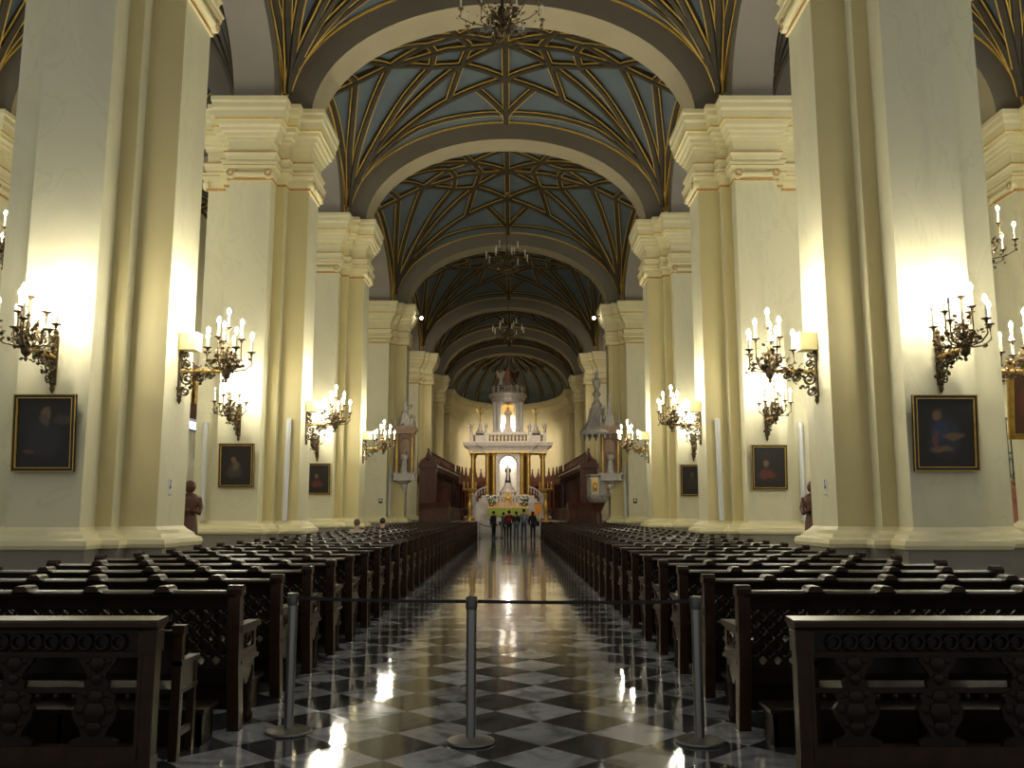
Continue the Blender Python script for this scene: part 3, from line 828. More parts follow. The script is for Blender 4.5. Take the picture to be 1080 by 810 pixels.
# ================================================================== PAINTINGS
def canvas_mat(name, blobs, base=(.018,.015,.012)):
    """blobs: (x, z, rx, rz, color) soft painted shapes in canvas coordinates -1..1"""
    m = bpy.data.materials.new(name); m.use_nodes = True; nt = m.node_tree; N = nt.nodes; L = nt.links; b = N['Principled BSDF']
    tc = N.new('ShaderNodeTexCoord'); nz = N.new('ShaderNodeTexNoise'); nz.inputs['Scale'].default_value = 3
    L.new(tc.outputs['Object'], nz.inputs['Vector'])
    ad = N.new('ShaderNodeVectorMath'); ad.operation = 'MULTIPLY_ADD'; L.new(nz.outputs['Color'], ad.inputs[0]); ad.inputs[1].default_value = (.22,.22,.22); L.new(tc.outputs['Object'], ad.inputs[2])
    prev = None
    for x, z, rx, rz, c in blobs:
        mp = N.new('ShaderNodeMapping'); mp.inputs['Location'].default_value = (-(x+.11)/rx, 0, -(z+.11)/rz); mp.inputs['Scale'].default_value = (1/rx, 0, 1/rz)
        L.new(ad.outputs['Vector'], mp.inputs['Vector'])
        ln = N.new('ShaderNodeVectorMath'); ln.operation = 'LENGTH'; L.new(mp.outputs['Vector'], ln.inputs[0])
        mr = N.new('ShaderNodeMapRange'); mr.inputs['From Min'].default_value = 1.15; mr.inputs['From Max'].default_value = .6; L.new(ln.outputs['Value'], mr.inputs['Value'])
        mx = N.new('ShaderNodeMix'); mx.data_type = 'RGBA'; L.new(mr.outputs['Result'], mx.inputs['Factor'])
        if prev: L.new(prev.outputs['Result'], mx.inputs['A'])
        else: mx.inputs['A'].default_value = (*base, 1)
        mx.inputs['B'].default_value = (*c, 1); prev = mx
    L.new(prev.outputs['Result'], b.inputs['Base Color']); b.inputs['Roughness'].default_value = .42
    return m
FLESH = (.17,.10,.055)
CANV = {
 'old': canvas_mat('canvas_old_man', [(0,-.1,.30,.35,(.03,.03,.035)),(.02,.30,.09,.11,FLESH),(0,.20,.09,.10,(.10,.08,.06)),(-.22,-.28,.12,.05,(.12,.05,.03)),(.3,.22,.15,.10,(.05,.045,.03))]),
 'lady': canvas_mat('canvas_lady', [(0,-.05,.28,.36,(.035,.035,.05)),(-.13,.28,.085,.11,FLESH),(-.08,.02,.16,.14,(.035,.05,.10)),(.15,-.05,.17,.05,FLESH),(-.06,-.24,.18,.07,FLESH),(-.15,-.1,.06,.12,(.13,.06,.06))]),
 'seat': canvas_mat('canvas_seated', [(-.05,-.15,.22,.2,(.06,.045,.03)),(-.08,.12,.08,.11,FLESH),(.0,.0,.1,.12,(.12,.09,.06))]),
 'red': canvas_mat('canvas_red', [(-.05,-.18,.25,.14,(.13,.03,.018)),(-.1,.08,.09,.10,FLESH)]),
 'dim': canvas_mat('canvas_dim', [(0,-.1,.2,.3,(.035,.025,.018)),(.0,.2,.08,.1,(.09,.055,.03))]),
 'gold': canvas_mat('canvas_gold', [(0,-.1,.6,.5,(.20,.06,.04)),(0,.3,.2,.2,FLESH),(-.2,-.2,.2,.3,(.05,.08,.16))], base=(.10,.05,.03)),
}
def painting(label, loc, w, h, canvas, frame=DARKF, tilt=4, fw=.06, group=None):
    t = empty('painting', label, 'painting', loc, 0, group)
    t.rotation_euler = (math.radians(tilt), 0, 0)
    mb = MB()
    for x0, x1, z0, z1 in ((-w/2,w/2,h/2-fw,h/2),(-w/2,w/2,-h/2,-h/2+fw),(-w/2,-w/2+fw,-h/2+fw,h/2-fw),(w/2-fw,w/2,-h/2+fw,h/2-fw)):
        mb.box(x0, x1, -.06, 0, z0, z1)
    mb.build('frame', frame, t, 0)
    mb = MB(); e = .012
    for ww, hh in ((w/2, h/2), (w/2-fw+.006, h/2-fw+.006)):
        for x0, x1, z0, z1 in ((-ww,ww,hh-e,hh),(-ww,ww,-hh,-hh+e),(-ww,-ww+e,-hh,hh),(ww-e,ww,-hh,hh)):
            mb.box(x0, x1, -.068, -.03, z0, z1)
    mb.build('gilt_edge', GILT, t, 0)
    MB().box(-w/2+fw, w/2-fw, -.03, -.012, -h/2+fw, h/2-fw).build('canvas', CANV[canvas], t, 0)
    return t
Y1 = lambda k: PY[k]-1.45-.07
painting('dark framed painting of a bearded old man on the first left pillar', (-CX-.03, Y1(1), 2.86), 1.0, 1.24, 'old', group='paintings on the pillars')
painting('dark framed painting of a woman in blue on the first right pillar', (CX-.02, Y1(1), 2.86), 1.04, 1.22, 'lady', group='paintings on the pillars')
painting('dark framed painting of a seated figure on the second left pillar', (-CX+.0, Y1(2), 2.85), .96, 1.2, 'seat', group='paintings on the pillars')
painting('dark framed painting with a reddish figure on the second right pillar', (CX+.0, Y1(2), 2.80), .98, 1.22, 'red', group='paintings on the pillars')
painting('small dark painting on the third left pillar, farthest of the left three', (-CX+.1, Y1(3), 2.85), .9, 1.2, 'red', group='paintings on the pillars')
painting('small dark painting on the third right pillar, farthest of the right three', (CX-.1, Y1(3), 2.80), .9, 1.2, 'dim', group='paintings on the pillars')
painting('large gold framed painting in the right aisle at the photo edge', (15.0, PY[2]-.63-.32, 4.75), 1.7, 2.3, 'gold', GOLD, 6, .16)

# ================================================================== WALL BITS
def tube_post(x, y, z0, z1, label, lean=0):
    mb = MB(); pts = [(lean*(1-q), 0, z0+(z1-z0)*q) for q in (0,.25,.5,.75,1)]
    mb.tube(pts, .075, 10); mb.ball((lean,0,z0+.02), .085, 8, sz=.4); mb.ball((0,0,z1), .077, 8, sz=.25)
    o = mb.build('white_tube', WHITEP, None, 50); o.location = (x, y, 0)
    return tag(o, label, 'tube', 'white tubes standing on the pillar ledges')
for k, z1 in ((2, 4.2), (4, 4.1)):
    for s, sd in ((-1, 'left'), (1, 'right')):
        tube_post(s*(CX-(1.17 if k == 2 else .73)), PY[k]-(.63 if k == 2 else .93)-.085, 1.36, z1, 'tall white tube by the aisle corner of the %s %s pillar' % (ordn(k), sd), .03*s)
        if k == 2: tube_post(s*(CX+1.17), PY[k]-.63-.085, 1.36, z1-.1, 'tall white tube by the outer corner of the %s %s pillar' % (ordn(k), sd), -.03*s)
def sign(s, sd):
    t = empty('wall_sign', 'white arrow sign on the aisle face of the first %s pillar' % sd, 'sign', (s*(CX-1.48-.006), PY[1]-.12, 2.02), 0, 'arrow signs')
    x0, x1 = sorted((0, s*.006))
    MB().box(x0, x1, -.09, .09, -.06, .16).box(x0, x1, -.075, .075, -.16, -.09).build('plate', WHITEP, t, 0)
    X = -s*.004; mb = MB()
    a, b = sorted((X, X+s*.003))
    mb.box(a, b, -.014, .014, -.02, .12); mb.prism([(-.05,.03),(.05,.03),(0,-.035)], a, b, 'x'); mb.ball((X, 0, .125), .022, 8, sx=.2)
    for z in (-.115, -.135): mb.box(a, b, -.055, .055, z-.005, z+.003)
    mb.build('arrow_mark', BLACK, t, 0)
sign(-1, 'left'); sign(1, 'right')
def control(x, sd):
    t = empty('wall_plate', 'small dark control plate on the fourth %s pillar' % sd, 'control plate', (x, PY[4]-1.46, 2.2), 0, 'control plates')
    MB().box(-.10,.10,-.03,0,-.13,.13).build('plate', DARKF, t, 0); MB().box(-.055,.055,-.036,-.03,-.02,.09).build('cover', WHITEP, t, 0)
control(-CX+.3, 'left'); control(CX-.25, 'right')
# ================================================================== SANCTUARY
ZP = .90                                                  # platform level
# ---- choir stalls along both sides
def pinnacle(c, w, h, nx=0):
    mb = MB(); x, y, z = c
    if nx: mb.prism([(y-w,z),(y+w,z),(y+w*.9,z+h*.2),(y+w*.35,z+h*.45),(y+w*.12,z+h*.8),(y,z+h),(y-w*.12,z+h*.8),(y-w*.35,z+h*.45),(y-w*.9,z+h*.2)], x-.08, x+.08, 'x')
    else: mb.prism([(x-w,z),(x+w,z),(x+w*.9,z+h*.2),(x+w*.35,z+h*.45),(x+w*.12,z+h*.8),(x,z+h),(x-w*.12,z+h*.8),(x-w*.35,z+h*.45),(x-w*.9,z+h*.2)], y-.08, y+.08, 'y')
    mb.ball((x, y, z+h), .09, 8); mb.ball((x, y, z+h*.3), w*.28, 8)
    return mb
def stalls(s, sd):
    t = empty('choir_stall', 'carved red-brown choir stalls with pinnacled canopy on the %s of the altar' % sd, 'choir stalls', (0, 0, ZP), 0, 'choir stalls')
    ph = s*math.radians(1.7); pv = Vector((s*6.35, 62.8, 0)); dl = pv-Matrix.Rotation(ph, 3, 'Z') @ pv
    t.location = (dl.x, dl.y, ZP); t.rotation_euler = (0, 0, ph)
    y0, y1 = 62.8, 83.0; xb = 6.35; B = lambda a: s*a
    def bx(mb, a0, a1, ya, yb, z0, z1):
        x0, x1 = sorted((B(a0), B(a1))); return mb.box(x0, x1, ya, yb, z0, z1)
    mb = MB(); bx(mb, xb-.15, xb, y0, y1, 0, 3.7)
    k = 16; st = (y1-y0)/k
    for i in range(k+1):
        y = y0+i*st; bx(mb, xb-.4, xb-.1, y-.09, y+.09, .9, 3.7)
    for i in range(k):
        ya = y0+i*st; bx(mb, xb-.22, xb-.1, ya+.25, ya+st-.25, 1.5, 2.5)
        mb.ball((B(xb-.24), ya+st/2, 1.95), .26, 8, sx=.35, sz=1.6)
        mb.tube([(B(xb-.2), ya+st/2+.45*math.cos(w*PI/8), 2.6+.4*math.sin(w*PI/8)) for w in range(9)], .05, 5)
    mb.build('back_panelling', STALL, t, 0)
    mb = MB(); x0, x1 = sorted((B(xb-1.1), B(xb)))
    pr = [(B(xb),3.55),(B(xb-.5),3.6),(B(xb-.9),3.75),(B(xb-1.0),3.9),(B(xb-1.1),3.95),(B(xb-1.1),4.12),(B(xb-1.2),4.2),(B(xb),4.2)]
    mb.prism(pr, y0-.1, y1, 'y'); mb.build('canopy', STALL, t, 0)
    for i in range(k):
        pinnacle((B(xb-.55), y0+(i+.5)*st, 4.2), .45, .85, 1).build('pinnacle', STALL, t, 0)
    mb = MB()
    for i in range(k):
        ya = y0+i*st
        bx(mb, xb-.75, xb-.15, ya+.1, ya+st-.1, .55, .63); bx(mb, xb-.85, xb-.15, ya-.06, ya+.06, 0, 1.15); bx(mb, xb-.9, xb-.15, ya-.08, ya+.08, 1.1, 1.18)
    bx(mb, xb-.8, xb-.7, y0, y1, 0, .5); mb.build('seat_row', STALL, t, 0)
    mb = MB(); bx(mb, xb-1.9, xb-1.75, y0+.6, y1-1, 0, .95)
    x0, x1 = sorted((B(xb-2.0), B(xb-1.5)))
    mb.prism([(B(xb-2.0),1.0),(B(xb-1.5),.92),(B(xb-1.5),.86),(B(xb-2.0),.92)], y0+.5, y1-1, 'y')
    for i in range(k): bx(mb, xb-1.95, xb-1.88, y0+.7+i*st*.93, y0+.7+i*st*.93+st*.6, .15, .8)
    mb.build('reading_desk', STALL, t, 0)
    # end facing the nave with a gabled top
    mb = MB(); x0, x1 = sorted((B(xb-1.2), B(xb))); mb.box(x0, x1, y0-.2, y0, 0, 3.9)
    for q in (.25, .75):
        xc = x0+(x1-x0)*q; mb.box(xc-.2, xc+.2, y0-.26, y0-.2, .4, 1.5); mb.box(xc-.2, xc+.2, y0-.26, y0-.2, 1.8, 3.4)
    mb.box(x0-.08, x1+.08, y0-.32, y0, 3.8, 4.15)
    p = pinnacle(((x0+x1)/2, y0-.1, 4.15), .62, 1.0); mb.add(p.v, p.f)
    mb.build('end_gable', STALL, t, 0)
    # stepped low bench front nearer the nave
    mb = MB(); bx(mb, xb-2.2, xb-.2, y0-1.5, y0-.35, 0, .95)
    x0, x1 = sorted((B(xb-2.25), B(xb-.15))); mb.prism([(y0-1.55,.95),(y0-.35,.95),(y0-.35,1.35),(y0-.7,1.3),(y0-1.5,1.02)], x0, x1, 'x')
    for i in range(4): bx(mb, xb-2.05+i*.48, xb-2.05+i*.48+.34, y0-1.55, y0-1.5, .15, .8)
    mb.build('end_bench', STALL, t, 0)
    return t
stalls(-1, 'left'); stalls(1, 'right')
# stalls curving round behind the altar
t = empty('apse_stall', 'row of pinnacled red-brown stalls curving behind the altar', 'choir stalls', (0, 0, ZP))
mb = MB(); K = 22
def aw(th, r, z): x, y = ap(th, r, AD-(5.74-r)); return (x, y, z)
for i in range(K):
    a0, a1 = PI*(i+.0)/K, PI*(i+1.0)/K; am = (a0+a1)/2
    for r0, r1, z0, z1 in ((5.45,5.2,0,3.4),(5.45,4.9,3.4,3.9),(5.2,4.5,.5,.6),(4.62,4.5,0,.5)):
        mb.add([aw(a0,r0,z0),aw(a1,r0,z0),aw(a1,r1,z0),aw(a0,r1,z0),aw(a0,r0,z1),aw(a1,r0,z1),aw(a1,r1,z1),aw(a0,r1,z1)],
               [(3,2,1,0),(4,5,6,7),(0,1,5,4),(1,2,6,5),(2,3,7,6),(3,0,4,7)])
    mb.add([aw(a0-.02,5.3,0),aw(a0+.02,5.3,0),aw(a0+.02,4.95,0),aw(a0-.02,4.95,0),aw(a0-.02,5.3,3.4),aw(a0+.02,5.3,3.4),aw(a0+.02,4.95,3.4),aw(a0-.02,4.95,3.4)],
               [(3,2,1,0),(4,5,6,7),(0,1,5,4),(1,2,6,5),(2,3,7,6),(3,0,4,7)])
mb.build('panelling', STALL, t, 0)
for i in range(K):
    am = PI*(i+.5)/K; x, y, _ = aw(am, 5.1, 0)
    pinnacle((0,0,0), .42, 1.25).build('pinnacle', STALL, t, 0).matrix_local = Matrix.Translation((x, y, 3.9)) @ Matrix.Rotation(math.atan2(math.sin(am)*AD, math.cos(am)*5.7)+PI/2, 4, 'Z')

# ---- high altar: two-storeyed temple
AXC = -.10; AY = 76.0
alt = empty('high_altar', 'two-storey silver and gold high altar temple under the apse', 'altar', (AXC, AY, ZP))
mb = MB(); mb.box(-3.7,3.7,-.9,2.6,0,.35); mb.box(-1.75,1.75,-.6,2.2,.35,1.3); mb.box(-1.5,1.5,-.45,2.1,1.3,2.1)
for x in (-3.05, 3.05):
    mb.box(x-.42,x+.42,-.42,.42,.35,.6); mb.box(x-.34,x+.34,-.34,.34,.6,2.0); mb.box(x-.42,x+.42,-.42,.42,2.0,2.2)
mb.build('pedestal', MARBLE, alt, 0)
def column(x, y, z0, z1, r, m_, nm='column'):
    mb = MB(); h = z1-z0
    mb.lathe([(r*1.4,0),(r*1.4,.08),(r*1.15,.1),(r*1.25,.16),(r,.2),(r*1.04,h*.33),(r*.88,h-.38),(r*1.05,h-.36),(r*.95,h-.32),(r*1.1,h-.2),(r*1.5,h-.08),(r*1.55,h-.02),(r*1.55,h)], x, y, z0, 16)
    for i in range(8):
        a = i*PI/4; mb.ball((x+r*1.15*math.cos(a), y+r*1.15*math.sin(a), z1-.2), .05, 6)
    for zc in (.3, .55): mb.lathe([(r*1.02,-.03),(r*1.12,0),(r*1.02,.03)], x, y, z0+h*zc, 16)
    return mb.build(nm, m_, alt, 40)
for x in (-3.05, -1.78, -1.22, 1.22, 1.78, 3.05): column(x, 0 if abs(x) > 2 else -.25, 2.2 if abs(x) > 2 else 2.1, 5.75, .19, GOLD)
for x in (-3.05, -1.5, 1.5, 3.05): column(x, 1.9, 2.1, 5.75, .19, GOLD)
mb = MB()
for z0, z1, e in ((5.75,5.9,.0),(5.9,6.1,.05),(6.1,6.25,.12),(6.25,6.38,.30),(6.38,6.55,.48),(6.55,6.68,.56)):
    mb.box(-3.35-e,3.35+e,-.35-e,2.2+e,z0,z1); mb.box(-2.1-e,2.1+e,-.6-e,-.3,z0,z1)
mb.box(-3.36,3.36,-.36,2.2,5.76,5.86,1); mb.box(-1.9,1.9,-.62,-.3,5.76,5.88,1)
for i in range(44): mb.box(-3.5+i*.162,-3.5+i*.162+.07,-.62,-.5,6.26,6.36)
mb.build('entablature', [SILVER, GOLD], alt, 0)
mb = MB()
for x0, x1, y in ((-3.2,-2.0,-.25),(-1.9,1.9,-.5),(2.0,3.2,-.25)):
    mb.box(x0,x1,y-.08,y+.08,6.68,6.78); mb.box(x0,x1,y-.1,y+.1,7.32,7.44)
    k = max(3, int((x1-x0)/.3))
    for i in range(k+1):
        x = x0+(x1-x0)*i/k
        mb.lathe([(.05,0),(.09,.12),(.05,.26),(.08,.40),(.05,.54)], x, y, 6.78, 8, 1 if 0 < i < k else 0)
    for x in (x0, x1): mb.box(x-.12,x+.12,y-.12,y+.12,6.68,7.5)
for s in (-1, 1): mb.box(s*3.1-.08,s*3.1+.08,-.2,2.0,6.68,7.44)
mb.build('balustrade', [SILVER, GOLD], alt, 30)
# central niche
mb = MB(); n_ = 14
arc = [(.72*math.cos(PI*i/n_), 4.75+.72*math.sin(PI*i/n_)) for i in range(n_+1)]
outer = [(1.05,2.1),(1.05,5.75),(-1.05,5.75),(-1.05,2.1)]
mb.box(-1.05,-.72,-.3,.9,2.1,5.75); mb.box(.72,1.05,-.3,.9,2.1,5.75)
for i in range(n_):
    (x0, z0), (x1, z1) = arc[i], arc[i+1]
    mb.add([(x0,-.3,z0),(x1,-.3,z1),(x1,-.3,5.75),(x0,-.3,5.75),(x0,.9,z0),(x1,.9,z1),(x1,.9,5.75),(x0,.9,5.75)],
           [(3,2,1,0),(4,5,6,7),(0,1,5,4),(1,2,6,5),(2,3,7,6),(3,0,4,7)])
mb.tube([(.82*math.cos(PI*i/n_), -.33, 4.75+.82*math.sin(PI*i/n_)) for i in range(n_+1)], .05, 6)
mb.build('niche', SILVER, alt, 0)
MB().box(-1.0,1.0,.9,1.0,2.1,5.75).build('niche_back', WHITE, alt, 0)
mb = MB(); mb.lathe([(.75,0),(.7,.1),(.8,.3),(.6,.45),(.5,.7),(.35,.8),(.3,1.1)], 0, 0, 2.1, 8, sy=.6); mb.build('throne_pedestal', SILVER, alt, 30)
mb = MB(); mb.prism([(-.34,0),(.34,0),(.34,.75),(.2,1.0),(0,1.1),(-.2,1.0),(-.34,.75)], -.75, -.45, 'y', 0, Matrix.Translation((0,0,1.3))); mb.ball((0,-.75,1.85),.16,8,sy=.4); mb.build('tabernacle', GOLD, alt, 30)
# upper storey
mb = MB()
for z0, z1, e in ((7.44,7.55,.15),(7.55,7.62,.0)): mb.box(-1.5-e,1.5+e,-.3-e,1.6+e,z0-.76,z1)
mb.build('upper_floor', SILVER, alt, 0)
for x, y in ((-1.15,-.2),(-.82,.0),(.82,.0),(1.15,-.2),(-1.1,1.4),(1.1,1.4)): column(x, y, 7.62, 10.2, .15, MARBLE, 'upper_column')
MB().box(-1.0,1.0,1.25,1.35,7.62,10.2).build('upper_back', WHITE, alt, 0)
mb = MB()
for z0, z1, e in ((10.2,10.35,0),(10.35,10.6,.06),(10.6,10.75,.2),(10.75,10.95,.32)): mb.lathe([(1.35+e,z0),(1.38+e,z1)], 0, .5, 0, 24)
for i in range(24):
    a = i*PI/12; mb.ball((1.45*math.cos(a), .5+1.45*math.sin(a), 10.5), .07, 6)
mb.build('upper_entablature', SILVER, alt, 30)
rnd = random.Random(5); mb = MB()
mb.lathe([(1.3,10.95),(1.2,11.1),(1.0,11.3),(.8,11.45),(.78,11.7),(.6,11.8)], 0, .5, 0, 16)
for i in range(14):
    a = i*PI/7; c = (1.35*math.cos(a), .5+1.35*math.sin(a))
    mb.lathe([(.05,0),(.10,.12),(.04,.28),(.10,.40),(.13,.55),(.05,.7),(.03,.85)], *c, 10.95, 8)
    mb.tube([(1.35*math.cos(a+PI/7*q/6), .5+1.35*math.sin(a+PI/7*q/6), 11.45+.12*math.sin(PI*q/6)) for q in range(7)], .035, 5)
for i in range(9):
    a = i*PI/4.5; mb.tube([(1.0*math.cos(a), .5+1.0*math.sin(a), 11.2), (.95*math.cos(a), .5+.95*math.sin(a), 11.7), (.6*math.cos(a), .5+.6*math.sin(a), 12.0)], .06, 6)
mb.build('crown_gallery', SILVER, alt, 40)
# curved stairs
for s, nm in ((-1,'left'),(1,'right')):
    mb = MB()
    for i in range(9):
        a = i/8; x = s*(1.9+1.3*math.sin(a*PI/2)); mb.box(x-.35, x+.35, -.9+.1*i-.5, -.8+.1*i, .0, 2.0*(1-a)+.1)
    pts = [(s*(1.75+1.5*math.sin(i/10*PI/2)), -1.5, .6+2.2*math.cos(i/10*PI/2)) for i in range(11)]
    mb.tube(pts, .07, 6)
    for p in pts[1:]: mb.lathe([(.03,0),(.05,.15),(.03,.35),(.04,.5)], p[0], p[1], max(0, p[2]-.5), 6)
    mb.build('stair', MARBLE, alt, 30)
# figures on the altar
def robed(label, name, loc, h, robe, face=SKIN, wings=False, arms='fold', rz=0, group=None, wide=1.0):
    """a standing robed statue facing -y"""
    t = empty(name, label, 'statue', loc, rz, group)
    k = h/1.75; mb = MB()
    prof = [(.27,0),(.28,.05),(.24,.3),(.21,.6),(.19,.85),(.165,1.02),(.19,1.18),(.215,1.33),(.20,1.42),(.13,1.47),(.06,1.50),(.055,1.55)]
    n = 18; vs = []; fs = []
    for r, z in prof:
        for j in range(n):
            a = 2*PI*j/n; f = 1+ (.06*math.sin(a*6) if z < .9 else 0)
            vs.append((r*f*math.cos(a)*k*wide*1.05, r*f*.75*math.sin(a)*k*wide, z*k))
    for i in range(len(prof)-1):
        for j in range(n): fs.append((i*n+j, i*n+(j+1) % n, (i+1)*n+(j+1) % n, (i+1)*n+j))
    fs.append(tuple(range(n-1,-1,-1)))
    mb.add(vs, fs)
    for s in (-1, 1):
        if arms == 'fold': pts = [(s*.20*k*wide,0,1.38*k),(s*.26*k*wide,-.04*k,1.15*k),(s*.20*k,-.20*k,1.02*k),(s*.03*k,-.24*k,1.10*k)]
        elif arms == 'raise': pts = [(s*.20*k,0,1.38*k),(s*.34*k,-.05*k,1.28*k),(s*.42*k,-.16*k,1.42*k),(s*.46*k,-.2*k,1.6*k)]
        else: pts = [(s*.20*k,0,1.38*k),(s*.27*k,-.02*k,1.12*k),(s*.25*k,-.12*k,.92*k),(s*.22*k,-.2*k,.86*k)]
        mb.tube(pts, .075*k, 8, r2=.04*k)
    mb.build('robe', robe, t, 50)
    mb = MB(); mb.ball((0,-.01*k,1.64*k), .098*k, 12, sz=1.2, sx=.88); mb.ball((0,-.105*k,1.62*k), .02*k, 6, sz=1.5)
    for s in (-1, 1): mb.ball((s*.088*k,0,1.63*k), .025*k, 6, sx=.5)
    mb.lathe([(.05*k,1.45*k),(.05*k,1.58*k)], n=10); mb.build('head', face, t, 60)
    if wings:
        for s in (-1, 1):
            MB().prism([(s*.05*k,1.35*k),(s*.35*k,1.7*k),(s*.55*k,1.65*k),(s*.5*k,1.2*k),(s*.3*k,.8*k),(s*.1*k,.95*k)], .12*k, .16*k, 'y').build('wing', robe, t, 0)
    return t
ROBEW = mat('cream_robe', (.72,.62,.5), .6); ROBED = mat('dark_robe', (.05,.02,.018), .6); ROBER = mat('rose_robe', (.50,.20,.15), .6)
v = robed('statue of a woman in rose robe before a golden halo, upper altar', 'altar_statue', (AXC, AY+.5, ZP+8.15), 1.7, ROBEW)
mb = MB(); mb.lathe([(.30,-.02),(.55,-.02),(.55,.02),(.30,.02)], n=24, M=Matrix.Translation((0,.2,1.5)) @ Matrix.Rotation(PI/2, 4, 'X'))
for i in range(20):
    a = i*PI/10; mb.prism([(.5*math.cos(a-.07),.5*math.sin(a-.07)),(.82*math.cos(a),.82*math.sin(a)),(.5*math.cos(a+.07),.5*math.sin(a+.07))], -.015, .015, 'y', 0, Matrix.Translation((0,.2,1.5)))
mb.build('halo', GOLD, v, 0)
MB().prism([(-.45,0),(.45,0),(.42,.2),(.25,.45),(.22,.53),(-.22,.53),(-.25,.45),(-.42,.2)], -.3, .3, 'y', 0, Matrix.Translation((0,0,-.53))).build('pedestal', SILVER, v, 0)
v = robed('dark robed statue with white sash in the bright central altar niche', 'altar_statue', (AXC, AY+.1, ZP+3.2), 1.55, ROBED)
MB().prism([(-.06,.2),(.06,.2),(.1,1.35),(-.1,1.35)], -.27, -.2, 'y').build('sash', WHITE, v, 0)
# crowning group
for i, (x, y, z, h, m_, r) in enumerate(((-.62,.2,12.0,1.3,ROBEW,.4),(.58,.3,12.0,1.3,STATUE,-.4),(-.02,.75,12.4,1.6,ROBER,0))):
    robed(('cream robed figure at left of the altar crown','brown robed figure at right of the altar crown','rose robed figure topping the altar crown, tallest of three')[i], 'crown_figure', (AXC+x, AY+y, ZP+z-.2 if i < 2 else ZP+z-.6), h, m_, rz=r, wings=i < 2, arms='raise', group='figures topping the altar')
for x, lab in ((-3.2,'outer left'),(-1.88,'inner left'),(1.88,'inner right'),(3.2,'outer right')):
    robed('small silver winged figure on the altar balustrade, %s' % lab, 'angel_statue', (AXC+x, AY-(.25 if abs(x) > 2 else .5), ZP+7.5), .85, SILVER, SILVER, True, 'down', group='angels on the altar balustrade')
for s, sd in ((-1,'left'),(1,'right')):
    t = empty('tall_finial', 'tall silver and gold pyramid finial on the %s of the altar balustrade' % sd, 'finial', (AXC+s*2.42, AY-.1, ZP+6.68), 0, 'altar finials')
    MB().box(-.4,.4,-.25,.25,0,.8).lathe([(.42,.8),(.36,.95),(.25,1.05),(.18,1.3),(.09,1.6),(.05,1.8)], n=10).build('body', SILVER, t, 30)
    mb = MB().lathe([(.04,1.8),(.08,1.95),(.035,2.1),(.05,2.3),(.08,2.5),(.035,2.6),(.03,2.9)], n=8)
    for q in (-1, 1): mb.tube([(0,0,2.4),(q*.18,0,2.55),(q*.2,0,2.75),(q*.34,0,2.9)], .03, 5)
    mb.ball((0,0,2.95), .1, 8); mb.build('tip', GOLD, t, 40)
# altar table, cloth, flowers, candles
t = empty('altar_table', 'long white altar table in front of the temple', 'table', (AXC, AY-4.2, ZP))
mb = MB(); mb.box(-1.85,1.85,-.5,.5,.92,1.0); mb.box(-1.7,1.7,-.4,.4,0,.92); mb.build('table_body', MARBLE, t, 0)
o = MB(); o.box(-1.62,1.62,-.53,-.505,.40,1.02); o.box(-1.62,1.62,-.53,.3,1.003,1.025)
for i in range(20): o.box(-1.62+i*.162,-1.62+i*.162+.12,-.545,-.505,.34,.40)
tag(o.build('altar_frontal', GREEN, None, 0), 'bright green cloth hanging over the front of the altar table', 'cloth').location = (AXC, AY-4.2, ZP)
t = empty('retable_step', 'tiered rose and white shelf of ornaments behind the altar table', 'retable', (AXC, AY-2.6, ZP))
PINKM = mat('rose_marble', (.52,.36,.28), .45, var=.2, vscale=3)
mb = MB(); mb.box(-1.8,1.8,-.4,.8,0,1.15); mb.box(-1.7,1.7,-.1,.8,1.15,1.5); mb.build('tiers', PINKM, t, 0)
mb = MB()
for i in range(14): mb.ball((-1.6+i*.246, -.42, 1.0), .1, 8, sy=.5)
mb.build('rosette_band', GOLD, t, 30); mb = MB()
for i in range(11): mb.prism([(-.1,0),(.1,0),(0,.3)], -.14, -.1, 'y', 0, Matrix.Translation((-1.5+i*.3, 0, 1.2)))
mb.build('gilt_cresting', GOLD, t, 30)
for i in range(6):
    x = (-.74,-.48,-.22,.22,.48,.74)[i]
    c = empty('altar_candlestick', '%s small gold candlestick from the left on the altar shelf' % ordn(i+1), 'candlestick', (AXC+x, AY-2.5, ZP+1.5), 0, 'altar candlesticks')
    MB().lathe([(.09,0),(.03,.05),(.05,.2),(.025,.35),(.06,.42)], n=8).build('stick', GOLD, c, 40)
    MB().lathe([(.025,.42),(.025,.8),(.005,.83)], n=8).build('candle', WAX, c, 40)
LEAFM = mat('flower_leaf', (.09,.14,.05), .6)
for s, sd in ((-1,'left'),(1,'right')):
    t = empty('flower_arrangement', 'bunch of white flowers at the %s end of the altar shelf' % sd, 'flowers', (AXC+s*1.35, AY-2.9, ZP+1.15), 0, 'altar flowers')
    rnd = random.Random(20+s); mb = MB(); ml = MB()
    for i in range(46):
        a = rnd.uniform(0, 2*PI); q = rnd.uniform(.05,.52); z = rnd.uniform(.3,.95)
        mb.ball((q*math.cos(a), q*.6*math.sin(a), z), rnd.uniform(.05,.09), 6)
        ml.tube([(0,0,.15),(q*math.cos(a)*.6, q*.4*math.sin(a), z*.6),(q*math.cos(a), q*.6*math.sin(a), z)], .012, 4); ml.leaf((q*math.cos(a), q*.6*math.sin(a), z-.1), .18, rnd)
    MB().lathe([(.10,0),(.16,.12),(.12,.25),(.15,.3)], n=10).build('vase', GOLD, t, 40); mb.build('blooms', WHITE, t, 50); ml.build('greenery', LEAFM, t, 0)
